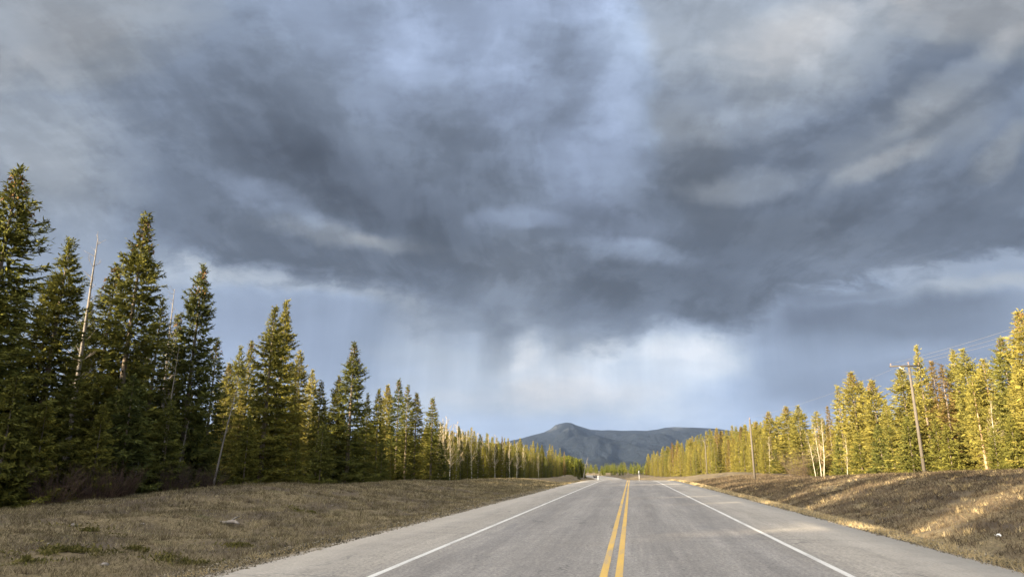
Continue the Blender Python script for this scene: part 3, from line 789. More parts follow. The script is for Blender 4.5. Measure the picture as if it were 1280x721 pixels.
M['wood'] = wood_mat('far_spruce_needles', [(.06, .075, .017), (.10, .105, .02), (.12, .12, .022), (.07, .085, .02)])
M['sun_tinted_wood'] = wood_mat('sunlit_far_needles', [(.12, .115, .034), (.16, .145, .040), (.19, .165, .044), (.13, .12, .036)])  # golden copy of the far needles, evening sun put into its colour
rr = random.Random(77)
# deep ranks left of the road, and the forest the road has just passed (it throws the shade)
pts = []
for y in np.arange(-70, 420, 3.2):
    for x in np.arange(-76, -26, 3.2):
        xx = x + rr.uniform(-1.4, 1.4) + float(xc(y)); yy = y + rr.uniform(-1.4, 1.4)
        d = math.hypot(xx, yy)
        fwd = (xx - CAM[0]) * FWD[0] + yy * FWD[1]; lat = (xx - CAM[0]) * RGT[0] + yy * RGT[1]
        inside = fwd > 0 and abs(lat) < fwd * .80
        q = xx - float(xc(yy))
        if inside and q > (-36 if yy < 95 else -32): continue
        if rr.random() < ((.33 if yy < 90 else .15) if inside else .06): continue
        lane = not inside and yy < 40 and any(abs(xx * math.sin(R_(SUN_A)) - yy * math.cos(R_(SUN_A)) - p0) < 1.5 + hw for p0, hw in ((-12.2, .15), (-22.5, .0), (-3.0, .1)))
        if lane:            # lower trees: over them a strip of evening sun reaches the far bank
            pts.append((xx, yy, .93 * (10.2 - xx) / math.cos(R_(SUN_A)) * math.tan(SUN_EL) * rr.uniform(.93, 1.02))); continue
        pl = xx * math.sin(R_(SUN_A)) - yy * math.cos(R_(SUN_A))
        hmax = (16.5 if pl > -27 else 12.3) if yy < 30 and not inside else float(np.interp(yy, [30, 60, 90, 140, 250, 420], [11, 10, 9.6, 9.6, 10, 10]))
        pts.append((xx, yy, hmax * (rr.uniform(.62, .98) * (.8 if yy < 90 else 1.12) if inside else rr.uniform(.84, 1.04))))
for _ in range(330):      # ridge of trees where the road bends away
    yy = rr.uniform(300, 430); q = -rr.uniform(13, 75)
    if q > -36 and yy < 330: continue
    pts.append((q + float(xc(yy)), yy, rr.uniform(8, 10) + 3.0 * (q < -42)))
for _ in range(70):
    yy = rr.uniform(355, 425); q = -rr.uniform(9.5, 20); pts.append((q + float(xc(yy)), yy, rr.uniform(8, 10.5)))
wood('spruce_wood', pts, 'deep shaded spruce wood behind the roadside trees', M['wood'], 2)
pts = []
for y in np.arange(-60, 430, 4.0):
    for x in np.arange(31, 80, 4.0):
        xx = x + rr.uniform(-1.8, 1.8) + float(xc(y)); yy = y + rr.uniform(-1.8, 1.8); q = xx - float(xc(yy))
        fwd = (xx - CAM[0]) * FWD[0] + yy * FWD[1]; lat = (xx - CAM[0]) * RGT[0] + yy * RGT[1]
        if fwd > 0 and abs(lat) < fwd * .8 and q < 37: continue
        if rr.random() < .15: continue
        hm = float(np.interp(yy, [0, 60, 90, 120, 160, 250, 420], [12, 11.5, 9.8, 9.3, 10.5, 12, 13]))
        pts.append((xx, yy, hm * rr.uniform(.7, 1.0)))
wood('sunlit_wood', pts, 'deep sunlit wood behind the trees on the right-hand bank', M['sun_tinted_wood'])
pts = []
for _ in range(520):      # wood closing the view beyond the bend
    yy = rr.uniform(405, 640); xx = rr.uniform(-170, 60)
    if abs(xx - float(xc(yy))) < 12: continue
    pts.append((xx, yy, rr.uniform(5.5, 8.2)))
for _ in range(420):
    yy = rr.uniform(430, 1000); xx = rr.uniform(-420, -60)
    pts.append((xx, yy, rr.uniform(8, 12)))
wood('far_wood', pts, 'dark far wood closing the view beyond the bend in the road', M['wood'])


# ------------------------------------------------------------------ utility poles and wires
def pole(x, y, h, label, arm=None, rz=0.0):
    o = bpy.data.objects.new('utility_pole', None); COL.objects.link(o); o.location = (x, y, tz(x, y) - .1); o.rotation_euler = (0, 0, rz)
    tag(o, label, 'utility pole', 'wooden utility poles on the right-hand bank')
    b = MB(); b.tube([(0, 0, -.4), (0, 0, h * .5), (0, 0, h)], [.16, .135, .105], 12); link('post', b.data('post', [M['polewood']], True), o)
    pins = [(0, 0, h)]
    if arm:
        a0, a1, az = arm
        b = MB(); b.box(((a0 + a1) / 2, -.14, h - az), (a1 - a0, .10, .13)); b.box((.0, -.12, h - az), (.05, .3, .05))
        c = link('crossarm', b.data('crossarm', [M['armwood']]), o)
        b = MB(); b.tube([(a0 * .55, -.2, h - az - .05), (0, -.14, h - az - .75)], [.02, .02], 6); link('brace', b.data('brace', [M['metal']]), o)
        pins += [(a0 + .12, -.14, h - az + .065), (a1 - .12, -.14, h - az + .065)]
    for p in pins:
        b = MB(); b.tube([(p[0], p[1], p[2] - .02), (p[0], p[1], p[2] + .10)], [.015, .015], 6)
        b.tube([(p[0], p[1], p[2] + .08), (p[0], p[1], p[2] + .12), (p[0], p[1], p[2] + .16), (p[0], p[1], p[2] + .2)], [.05, .07, .045, .05], 8, 1)
        link('insulator', b.data('insulator', [M['metal'], M['glassy']], True), o)
    return [Vector((x + p[0], y + p[1], tz(x, y) - .1 + p[2] + .19)) for p in pins]
x1, y1, h1 = at_tip(1135.5, 454.5, 27.0)
x2, y2, h2 = at_tip(937, 523, 17.2)
x3, y3, h3 = at_tip(881, 549, 22.0)
P1 = pole(x1, y1, h1, 'near wooden utility pole with a long crossarm before the sunlit spruces', (-1.75, .95, .18))
P2 = pole(x2, y2, h2, 'thin second utility pole standing on the bank face by a sandy track')
P3 = pole(x3, y3, h3, 'farthest utility pole with a short crossarm among the receding golden trees', (-.9, .9, .3))
x0, y0 = x1 + 5.5, y1 - 42
P0 = pole(x0, y0, h1 + .4, 'utility pole beside the camera that carries the wires onward', (-1.75, .95, .18))
def wire(a, b, sag, label, r=.007):
    n = 24; m = MB()
    m.tube([a.lerp(b, i / n) - Vector((0, 0, sag * 4 * (i / n) * (1 - i / n))) for i in range(n + 1)], [r] * (n + 1), 5)
    tag(link('power_line', m.data('power_line', [M['wire']], True)), label, 'wire', 'wires between the utility poles')
for k, nm in enumerate(['top', 'road-side', 'forest-side']):
    wire(P0[k], P1[k], .55, f'sagging {nm} wire running from the near utility pole up out of the frame', .009)
wire(P1[0], P2[0], .5, 'thin wire strung from the near utility pole to the thin second pole')
wire(P2[0], P3[0], 1.0, 'thin wire strung from the second utility pole to the farthest pole')

# ------------------------------------------------------------------ roadside posts and sign
def spot(q, y): return q + float(xc(y)), y
def post_at(q, y, h, w, label):
    x, yy = spot(q, y); o = bpy.data.objects.new('marker_post', None); COL.objects.link(o); o.location = (x, yy, tz(x, yy) - .05)
    tag(o, label, 'marker post', 'white posts at the crest')
    b = MB(); b.box((0, 0, h / 2), (w, .06, h)); b.box((0, 0, h + .02), (w * .75, .05, .04)); link('post', b.data('post', [M['white']]), o)
    b = MB(); b.box((0, -.036, h * .82), (w * .7, .008, .16)); link('reflector', b.data('reflector', [M['red']]), o)
post_at(-7.4, 175, 1.75, .13, 'short white marker post at the left shoulder where the road crests')
sx, sy = spot(7.5, 268); gz = tz(sx, sy); sh = .75 - gz
o = bpy.data.objects.new('road_sign', None); COL.objects.link(o)
o.location = (sx, sy, gz - .1); tag(o, 'thin road sign on a slim post seen at the crest past the centre line', 'road sign')
b = MB(); b.box((0, 0, sh / 2 - .2), (.14, .10, sh + .4)); link('post', b.data('post', [M['white']]), o)
b = MB(); b.box((0, -.08, sh - .55), (.40, .03, 1.2)); link('panel', b.data('panel', [M['metal']]), o)

# ------------------------------------------------------------------ bushes, mats, log, litter
BUSH = [bush_data(300 + i, 1.5, 1.6, M['twig_dark'], 90) for i in range(2)]
BBIG = bush_data(310, 4.2, 4.0, M['twig_brown'], 170)
def bush(px, py, me, s, label, xl=None):
    if xl is None: P = hit(px, py); x, y = P[0], P[1]
    else:
        d = pix_dir(px, py); t = (xl - CAM[0]) / d[0]; x, y = xl, CAM[1] + d[1] * t
    o = link('bare_bush', me, None, (x, y, tz(x, y)), px * .1); o.scale = (s, s, s)
    tag(o, label, 'bush', 'leafless brown bushes')
bush(1000, 590, BBIG, 1.0, 'large rounded brown bush beside the white aspens above the right-hand bank', 26.2)
bush(60, 625, BUSH[0], .9, 'brown brush at the foot of the tallest spruce', -20.0)
bush(120, 620, BUSH[1], 1.0, 'brown brush under the leaning snag', -20.2)
bush(150, 615, BUSH[0], .8, 'smaller reddish brush right of the brush under the leaning snag', -20.0)
bush(222, 608, BUSH[1], .9, 'reddish brush below the tall isolated spruce', -20.3)
bush(262, 605, BUSH[0], .7, 'low reddish brush by the crooked pale dead stem', -20.2)
bush(744, 597, BUSH[1], 1.2, 'dark low brush at the far end of the shaded edge', -17.0)
bush(1163, 583, BUSH[0], .6, 'dead brush heaped at the foot of the near utility pole')
bush(1110, 590, BUSH[1], .6, 'low dry brush left of the near utility pole', 28.0)

def leaf_patch(name, m, seed, n, rx, ry, hgt, size):
    r = np.random.default_rng(seed)
    a = r.random(n) * 6.283; q = np.abs(r.normal(size=n)) * .55 * (1 + .3 * np.sin(3 * a + seed))
    x = np.cos(a) * q * rx; y = np.sin(a) * q * ry
    return x, y, r
def low_shrub(px, py, rx, ry, n, label):
    P = hit(px, py); x, y, r = leaf_patch('', None, int(px), n, rx, ry, .2, .1)
    X0 = P[0] + x; Y0 = P[1] + y
    cl = fbm(X0 * 3.5, Y0 * 3.5, 3) > .02
    X0, Y0, x, y = X0[cl], Y0[cl], x[cl], y[cl]
    z = terr(X0, Y0) - tz(P[0], P[1]); k = len(x)
    d = r.normal(size=(k, 3)); d[:, 2] = np.abs(d[:, 2]) * .9 + .25; d /= np.linalg.norm(d, axis=1)[:, None]
    V, Fq = tufts(np.stack([x, y, z + r.random(k) * .06], 1), d, r.uniform(.05, .13, k), r.uniform(.02, .04, k), r)
    o = link('low_shrub', mesh('low_shrub', V, Fq, [M['juniper']]), None, (P[0], P[1], tz(P[0], P[1])))
    tag(o, label, 'shrub', 'green creeping shrubs on the verge')
low_shrub(88, 692, .85, 1.0, 2600, 'largest yellow-green creeping shrub low on the left verge')
low_shrub(228, 703, .75, .35, 1500, 'green creeping shrub nearest the pavement on the left verge')
low_shrub(178, 690, .7, .3, 900, 'olive creeping shrub between the two greenest ones on the verge')
low_shrub(300, 683, .7, .45, 1000, 'small green creeping shrub beside the gravel edge below the weathered log')
low_shrub(30, 700, .6, .6, 900, 'green creeping shrub at the lower left corner of the verge')
low_shrub(110, 664, 1.3, .6, 900, 'sparse green creeping shrub higher up the left verge')
low_shrub(380, 640, 1.2, .5, 700, 'faint green creeping shrub beyond the weathered log')

P = hit(285, 656); b = MB()
ax = Vector((math.cos(-.45), math.sin(-.45), 0)); r = random.Random(4)
pts = [Vector((0, 0, .09)) + ax * s * .6 + Vector((0, 0, .03 * math.sin(s * 4))) for s in (-1, -.7, -.3, .1, .5, .8, 1)]
b.tube(pts, [.015, .045, .06, .055, .062, .045, .02], 9)
b.tube([pts[3], pts[3] + Vector((.12, .16, .12)), pts[3] + Vector((.17, .3, .16))], [.035, .025, .012], 6)
tag(link('weathered_log', b.data('weathered_log', [M['deadbark']], True), None, (P[0], P[1], tz(P[0], P[1]))), 'short grey weathered log lying on the left verge', 'log')
P = hit(1248, 672); b = MB(); r = random.Random(2); g = [[(i * .035 - .07 + r.uniform(-.012, .012), j * .03 - .06 + r.uniform(-.02, .02), .03 + r.uniform(0, .09)) for i in range(5)] for j in range(5)]
b.add([p for row in g for p in row], [(j * 5 + i, j * 5 + i + 1, j * 5 + i + 6, j * 5 + i + 5) for j in range(4) for i in range(4)])
tag(link('crumpled_paper', b.data('crumpled_paper', [M['white']]), None, (P[0], P[1], tz(P[0], P[1]))), 'scrap of crumpled white paper lying on the right-hand bank', 'litter')
def rock(px, py, s, label):
    P = hit(px, py); r = np.random.default_rng(int(px)); b = MB(); vs = []; fs = []
    for i in range(7):
        for j in range(10):
            th = PI * i / 6; ph = 2 * PI * j / 10; k = s * (.8 + .4 * r.random())
            vs.append((k * math.sin(th) * math.cos(ph) * 1.3, k * math.sin(th) * math.sin(ph), k * .6 * math.cos(th)))
    for i in range(6):
        for j in range(10): fs.append((i * 10 + j, i * 10 + (j + 1) % 10, (i + 1) * 10 + (j + 1) % 10, (i + 1) * 10 + j))
    b.add(vs, fs); tag(link('rock', b.data('rock', [M['deadbark']]), None, (P[0], P[1], tz(P[0], P[1]) + s * .2)), label, 'rock', 'stones on the left verge')
rock(130, 706, .07, 'pale stone in the grass between the green creeping shrubs')
for k, (a, c, s) in enumerate([(205, 690, .035), (262, 668, .04), (340, 672, .03), (310, 700, .03), (60, 680, .045), (178, 655, .05), (415, 632, .05)]): rock(a, c, s, ['small stone just above the nearest green creeping shrub', 'small stone below the weathered log', 'small stone on the gravelly slope past the log', 'small stone by the pavement corner', 'small stone left of the largest creeping shrub', 'small stone midway up the left verge', 'small stone far along the left verge'][k])
rock(92, 657, .08, 'grey stone high on the left verge below the brown brush')

# ------------------------------------------------------------------ dry grass
def blades(name, m, X0, Y0, L, W, lean, label, seed):
    r = np.random.default_rng(seed); n = len(X0); Z0 = terr(X0, Y0) - .01
    a = r.random(n) * 6.283; ln = lean * (.4 + r.random(n) * .9)
    D = np.stack([np.cos(a) * np.sin(ln), np.sin(a) * np.sin(ln), np.cos(ln)], 1)
    b = r.random(n) * 6.283; H = np.stack([np.cos(b), np.sin(b), np.zeros(n)], 1) * (W * .5)[:, None]
    P = np.stack([X0, Y0, Z0], 1); T = P + D * L[:, None]
    V = np.stack([P - H, P + H, T], 1).reshape(-1, 3)
    tag(link(name, mesh(name, V, np.arange(n * 3).reshape(n, 3), [m])), label, kind='stuff')
def scatter(seed, n, q0, q1, y0, y1, pw=2.2):
    r = np.random.default_rng(seed); u = r.random(n)
    y = y0 + (y1 - y0) * u ** pw; q = q0 + (q1 - q0) * r.random(n)
    return q + xc(y), y, q, r
x, y, q, r = scatter(1, 420000, -21, -6.9, 3, 110)
k = fbm(x * 1.1, y * .8, 3) + r.normal(size=len(x)) * .25 > -.18; x, y = x[k], y[k]
dist = np.hypot(x, y); L = (.05 + .10 * r.random(len(x)) ** 1.5) * (1 + dist / 90); blades('dry_grass', M['grass'], x, y, L, .008 + dist * .00042, 1.0, 'matted dry grass covering the left verge', 11)
x, y, q, r = scatter(2, 90000, 7.6, 24, 3, 130)
k = fbm(x * .9 + 3, y * .7, 3) > .0; x, y = x[k], y[k]
dist = np.hypot(x, y); L = (.05 + .12 * r.random(len(x)) ** 1.5) * (1 + dist / 90); blades('dry_grass', M['grass'], x, y, L, .008 + dist * .00042, 1.0, 'matted dry grass covering the right-hand bank', 12)
x, y, q, r = scatter(3, 300000, 9.6, 24, 3, 130)
k = fbm(x * .9 + 3, y * .7, 3) < .3; x, y = x[k], y[k]
dist = np.hypot(x, y); L = (.05 + .16 * r.random(len(x)) ** 1.5) * (1 + dist / 90); blades('dark_heath', M['heath'], x, y, L, .010 + dist * .0005, 1.0, 'dark dead heath stems on the right-hand bank', 13)
x, y, q, r = scatter(4, 90000, 6.75, 9.0, 3, 130)
k = r.random(len(x)) < sstep(6.7, 7.2, q) * sstep(9.2, 8.2, q); x, y = x[k], y[k]
dist = np.hypot(x, y); L = (.05 + .16 * r.random(len(x))) * (1 + dist / 90); blades('straw_grass', M['straw'], x, y, L, .007 + dist * .0004, .8, 'pale straw grass lining the right pavement edge', 14)
x, y, q, r = scatter(5, 40000, -8.2, -6.7, 3, 130)
k = r.random(len(x)) < .55 * sstep(-6.6, -7.3, q); x, y = x[k], y[k]
dist = np.hypot(x, y); L = (.03 + .09 * r.random(len(x))) * (1 + dist / 90); blades('straw_grass', M['straw'], x, y, L, .007 + dist * .0004, .9, 'sparse straw grass lining the left gravel edge', 15)


def clumps(seed, n, q0, q1, name, m, label, hgt):
    x, y, q, r = scatter(seed, n, q0, q1, 4, 75, 1.8); k = 22
    X0 = np.repeat(x, k) + r.normal(size=n * k) * .07; Y0 = np.repeat(y, k) + r.normal(size=n * k) * .07
    blades(name, m, X0, Y0, np.repeat(hgt * (.5 + r.random(n)), k) * (.5 + .6 * r.random(n * k)), .006 + np.hypot(X0, Y0) * .00035, .55, label, seed)
clumps(41, 1500, -20, -7.5, 'grass_tufts', M['grass'], 'taller tufts of dry grass standing on the left verge', .19)
clumps(42, 700, -20, -7.5, 'weed_tufts', M['heath'], 'dark dead weed tufts on the left verge', .16)
clumps(43, 900, 7.5, 22, 'grass_tufts', M['straw'], 'pale straw tufts standing on the right-hand bank', .18)
def gravel(seed, n, q0, q1, label):
    x, y, q, r = scatter(seed, n, q0, q1, 4, 60, 2.0); s = (.006 + .016 * r.random(n) ** 3) * (1 + np.hypot(x, y) / 40); z = np.maximum(terr(x, y), zr(y) - .10 * (np.abs(q) > 6.05) * (q < 0) - .10 * (q > 6.45))
    o8 = np.array([(1, 0, 0), (-1, 0, 0), (0, 1, 0), (0, -1, 0), (0, 0, 1), (0, 0, -1)], float)
    V = (np.stack([x, y, z], 1)[:, None, :] + o8[None] * (r.uniform(.6, 1.3, (n, 6, 1)) * s[:, None, None])).reshape(-1, 3)
    t8 = np.array([(0, 2, 4), (2, 1, 4), (1, 3, 4), (3, 0, 4), (2, 0, 5), (1, 2, 5), (3, 1, 5), (0, 3, 5)])
    tag(link('loose_gravel', mesh('loose_gravel', V, (t8[None] + (np.arange(n) * 6)[:, None, None]).reshape(-1, 3), [M['stone']])), label, kind='stuff')
M['stone'] = grass_mat('mixed_grit', [(0, (.10, .088, .07)), (.5, (.18, .16, .125)), (1, (.30, .265, .21))])
gravel(51, 9000, -7.3, -5.9, 'loose grit along the left pavement edge')
gravel(52, 9000, 6.3, 7.6, 'loose grit along the right pavement edge')

# ------------------------------------------------------------------ sky, sun, air, camera
HAZE = 1.6e-5
def haze():
    b = MB(); x0, x1, y0, y1, z0, z1 = -9600, 9600, -3600, 9600, -420, 620
    b.box(((x0 + x1) / 2, (y0 + y1) / 2, (z0 + z1) / 2), (x1 - x0, y1 - y0, z1 - z0))
    m, nt, nd, lk = mat('haze_air'); o = nd.new('ShaderNodeOutputMaterial'); v = nd.new('ShaderNodeVolumePrincipled')
    v.inputs['Color'].default_value = (.40, .58, 1.0, 1); v.inputs['Density'].default_value = HAZE; v.inputs['Anisotropy'].default_value = 0.0
    lk.new(v.outputs[0], o.inputs['Volume'])
    tag(link('haze', b.data('haze', [m])), 'thin bluish air between the road and the mountain', kind='stuff')
haze()

w = bpy.data.worlds.new('World'); S.world = w; w.use_nodes = True
nt = w.node_tree; nt.nodes.clear(); nd = nt.nodes; lk = nt.links
tc = nd.new('ShaderNodeTexCoord').outputs['Generated']
def dot(v):
    n = nd.new('ShaderNodeVectorMath'); n.operation = 'DOT_PRODUCT'; lk.new(tc, n.inputs[0]); n.inputs[1].default_value = tuple(v); return n.outputs['Value']
f = dot(FWD); rgt = dot(RGT); up = dot(UPV)
fs = mth(nt, 'MAXIMUM', f, .06)
u = mth(nt, 'DIVIDE', rgt, fs); v = mth(nt, 'DIVIDE', up, fs)
cb = nd.new('ShaderNodeCombineXYZ'); lk.new(u, cb.inputs[0]); lk.new(v, cb.inputs[1]); UV = cb.outputs[0]
# cloud-ceiling coordinates: bigger overhead, crowded toward the horizon
den = mth(nt, 'ADD', mth(nt, 'MAXIMUM', up, 0.0), .22)
cb2 = nd.new('ShaderNodeCombineXYZ'); lk.new(mth(nt, 'DIVIDE', rgt, den), cb2.inputs[0]); lk.new(mth(nt, 'DIVIDE', f, den), cb2.inputs[1]); CE = cb2.outputs[0]
def wn(vec, scale, detail, rough):
    n = nd.new('ShaderNodeTexNoise'); n.inputs['Scale'].default_value = scale; n.inputs['Detail'].default_value = detail; n.inputs['Roughness'].default_value = rough
    lk.new(vec, n.inputs[0]); return n
def vma(a, b, c):
    n = nd.new('ShaderNodeVectorMath'); n.operation = 'MULTIPLY_ADD'
    lk.new(a, n.inputs[0]); n.inputs[1].default_value = b; 
    if hasattr(c, 'links'): lk.new(c, n.inputs[2])
    else: n.inputs[2].default_value = c
    return n.outputs[0]
def vadd(a, c):
    n = nd.new('ShaderNodeVectorMath'); n.operation = 'ADD'; lk.new(a, n.inputs[0]); n.inputs[1].default_value = c; return n.outputs[0]
W1 = vadd(wn(CE, 1.1, 3, .5).outputs['Color'], (-.5, -.5, -.5)); W2 = vadd(wn(UV, 5.5, 6, .6).outputs['Color'], (-.5, -.5, -.5))
UW = vma(W2, (.13, .085, 0), vma(W1, (.17, .10, 0), UV))
Lsum = None; Tsum = None
def acc(tot, s, k):
    if abs(k) < 1e-6: return tot
    return mth(nt, 'MULTIPLY_ADD', s, k, tot if tot is not None else 0.0)
def stretch(vec, s):
    n = nd.new('ShaderNodeMapping'); n.inputs['Scale'].default_value = s; lk.new(vec, n.inputs[0]); return n.outputs[0]
def ss(x, a, b, lo=0.0, hi_=1.0):
    n = nd.new('ShaderNodeMapRange'); n.interpolation_type = 'SMOOTHSTEP'; lk.new(x, n.inputs[0])
    for i, q in enumerate((a, b, lo, hi_)): n.inputs[i + 1].default_value = q
    return n.outputs[0]
CS = stretch(CE, (1.0, .45, 1))
n1 = wn(vma(W1, (.35, .35, 0), CS), 2.0, 10, .60).outputs['Fac']
n2 = wn(vma(W2, (.12, .08, 0), stretch(UV, (.75, 1.25, 1))), 5.0, 10, .60).outputs['Fac']
n3 = wn(vma(W2, (.10, .06, 0), stretch(UV, (.7, 1.3, 1))), 15.0, 8, .62).outputs['Fac']
n4 = wn(vma(W1, (.3, .3, 0), CS), 5.2, 9, .62).outputs['Fac']
c_ = lambda n, k, t_: mth(nt, 'MULTIPLY_ADD', mth(nt, 'SUBTRACT', n, .5), k, t_)
RAG = c_(n1, .35, c_(n2, .55, c_(n3, .22, 0.0)))          # ragged edge for every patch
REAR_FILL = (1.2, 1.10, .97)
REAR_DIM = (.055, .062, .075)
SUN_E = 5.0
DECK_LOW, DECK_HIGH, DECK_T = .440, .535, -.30
BELOW_LOW, BELOW_HIGH, BELOW_T = .695, .645, -.16
EDGE = [(-250, 330), (0, 305), (100, 300), (180, 306), (240, 320), (300, 342), (360, 356), (430, 366), (500, 385), (560, 408), (620, 425), (650, 412), (690, 414), (720, 424), (760, 414), (820, 412),
        (880, 420), (925, 412), (960, 394), (1000, 368), (1040, 342), (1080, 338), (1130, 334), (1200, 326), (1290, 312), (1500, 290)]
SOFT = [(-200, .05), (150, .04), (250, .022), (450, .03), (560, .06), (740, .055), (800, .028), (960, .022), (1200, .018), (1400, .02)]
# photo px,py, half sizes, tilt, change in tone, change in tint (+ grey/warm, - blue)
DECK = [
    (20, 20, 300, 110, 0, .06, .55), (-20, 200, 240, 170, -20, .15, .5), (60, 300, 200, 60, 0, .05, -.1), (110, 70, 130, 60, -30, -.02, .2),
    (425, 25, 200, 70, -25, .10, -.4), (570, 40, 150, 110, -50, .12, -.5), (480, 115, 80, 50, -50, .05, -.4),
    (650, 60, 110, 100, 0, .04, -.3), (690, 160, 140, 90, -20, .04, -.4),
    (765, 60, 75, 130, 14, .105, -.4), (755, 200, 85, 80, -25, .10, -.4), (785, 130, 50, 70, 20, .05, -.2), (720, 5, 110, 50, 0, .07, -.4), (740, 270, 90, 50, -10, .04, -.4),
    (910, 25, 220, 90, 8, .13, .42), (1040, 60, 190, 80, 15, .10, .5), (1260, 10, 180, 80, 0, .08, .7), (880, 130, 130, 60, 0, .04, .2),
    (1185, 105, 170, 24, 33, .10, .35), (1085, 208, 110, 22, 28, .10, .4), (1240, 185, 100, 24, 35, .07, .5), (955, 150, 110, 30, 15, .09, .1), (930, 225, 95, 28, 4, .13, .3), (1130, 160, 160, 60, 25, .03, .4),
    (320, 140, 220, 70, -38, -.05, -.1), (430, 225, 230, 60, -22, -.05, -.3), (620, 320, 240, 50, -8, -.02, .1),
    (315, 242, 110, 22, -25, .07, -.3), (405, 288, 120, 26, -16, .11, .4), (490, 305, 80, 20, -8, .06, .3), (650, 275, 80, 20, 2, .09, -.3), (775, 312, 110, 22, -6, .12, .0),
    (870, 365, 200, 40, -8, -.02, .0), (620, 390, 170, 50, 0, .04, .1), (1190, 285, 260, 40, 4, -.03, -.1), (1000, 290, 170, 35, -5, -.01, .1), (860, 190, 60, 100, 10, -.02, .2),
]
BELOW = [
    (230, 325, 110, 20, -28, .08, .3), (320, 352, 110, 18, -18, .07, .4), (440, 378, 130, 22, -14, .07, .5), (330, 400, 200, 50, -10, -.02, -.2), (60, 330, 160, 60, 0, -.04, -.1),
    (1010, 342, 120, 18, -2, .07, -.5), (1130, 395, 250, 42, 3, -.17, -.3), (1210, 372, 130, 20, 6, -.06, .0), (1060, 362, 120, 16, 6, -.10, -.1), (1250, 345, 120, 22, 10, .05, .5), (1000, 390, 110, 40, 0, -.06, -.3),
    (1120, 470, 260, 60, 0, -.10, -.45), (1000, 450, 130, 90, 5, -.05, -.2), (1240, 440, 120, 60, 0, -.06, -.4), (1000, 500, 200, 50, 0, -.03, -.3), (330, 420, 240, 80, 0, -.02, -.4),
    (600, 470, 230, 90, 0, -.03, .2), (550, 475, 130, 110, 8, .09, .15), (662, 455, 70, 95, 8, .12, .25), (820, 462, 200, 95, 0, .13, .3), (870, 440, 80, 40, 0, .05, .2), (850, 428, 70, 18, 4, .07, .2), (770, 432, 40, 20, 10, .06, .3), (662, 436, 28, 26, 5, .08, .3), (745, 460, 60, 70, 8, .06, .2),
    (612, 420, 45, 60, 5, -.06, .1), (712, 415, 40, 60, 8, -.06, .1), (700, 500, 200, 40, 0, .01, .4), (450, 460, 140, 60, 0, -.04, -.1), (500, 410, 90, 40, -15, -.05, .2),
]

def field(blobs, rag, top=.70):
    Ls, Ts = None, None
    for px, py, rx, ry, rot, dl, dt in blobs:
        u0, v0 = pix_uv(px, py); ua, va = pix_uv(px + 10, py); ub, vb = pix_uv(px, py - 10)
        su = (ua - u0) / 10; sv = (vb - v0) / 10
        m = nd.new('ShaderNodeMapping'); m.vector_type = 'TEXTURE'
        m.inputs['Location'].default_value = (u0, v0, 0); m.inputs['Rotation'].default_value = (0, 0, R_(rot)); m.inputs['Scale'].default_value = (rx * su * 1.08, ry * sv * 1.08, 1)
        lk.new(UW, m.inputs[0])
        g = nd.new('ShaderNodeTexGradient'); g.gradient_type = 'SPHERICAL'; lk.new(m.outputs[0], g.inputs[0])
        gg = mth(nt, 'MULTIPLY_ADD', RAG, rag, g.outputs['Fac'])
        gg = mth(nt, 'MULTIPLY', gg, mth(nt, 'MULTIPLY', g.outputs['Fac'], 5.0, clamp=True))
        s = ss(gg, .02, top)
        Ls = acc(Ls, s, dl); Ts = acc(Ts, s, dt)
    return Ls, Ts
DL, DT = field(DECK, .75)
BL, BT = field(BELOW, .85, .88)
# where the cloud deck ends: its lower edge, from left to right
stops = []
for px, py in EDGE:
    eu, ev = pix_uv(px, py); stops.append(((eu + 1.2) / 2.4, (ev, ev, ev)))
suw = nd.new('ShaderNodeSeparateXYZ'); lk.new(vma(W2, (.10, .03, 0), vma(W1, (.05, .02, 0), UV)), suw.inputs[0])
edge = ramp(nt, mth(nt, 'MULTIPLY_ADD', suw.outputs[0], 1 / 2.4, .5), stops)
soft = ramp(nt, mth(nt, 'MULTIPLY_ADD', suw.outputs[0], 1 / 2.4, .5), [((pix_uv(p, 400)[0] + 1.2) / 2.4, (q, q, q)) for p, q in SOFT])
dv = mth(nt, 'SUBTRACT', suw.outputs[1], edge)
dv = c_(n2, .13, c_(n3, .12, c_(n4, .05, dv)))
mk = nd.new('ShaderNodeMapRange'); mk.interpolation_type = 'SMOOTHSTEP'; lk.new(dv, mk.inputs[0])
lk.new(mth(nt, 'MULTIPLY', soft, -1.0), mk.inputs[1]); lk.new(soft, mk.inputs[2]); MASK = mk.outputs[0]
LB = mth(nt, 'ADD', BL, ss(v, .02, .40, BELOW_LOW, BELOW_HIGH))
# rain shafts: streaks that hang from the cloud base
cs = nd.new('ShaderNodeMapping'); cs.inputs['Scale'].default_value = (1, .10, 1); cs.inputs['Rotation'].default_value = (0, 0, R_(-5)); lk.new(vma(W2, (.035, .05, 0), UV), cs.inputs[0])
rn = wn(cs.outputs[0], 14, 6, .62).outputs['Fac']
LB = mth(nt, 'MULTIPLY_ADD', mth(nt, 'SUBTRACT', rn, .5), mth(nt, 'MULTIPLY', mth(nt, 'MULTIPLY', ss(v, .02, .16), .24), ss(mth(nt, 'ABSOLUTE', mth(nt, 'SUBTRACT', u, .08)), .50, .22, .25, 1.0)), LB)
LB = c_(n2, .16, c_(n3, .09, LB))
LD = mth(nt, 'ADD', DL, ss(v, .28, .75, DECK_LOW, DECK_HIGH))
LD = c_(n1, .11, c_(n4, .09, c_(n2, .10, c_(n3, .09, LD))))
LD = mth(nt, 'MULTIPLY_ADD', mth(nt, 'SUBTRACT', ss(n1, .42, .58), .5), .042, LD)      # torn edges between layers
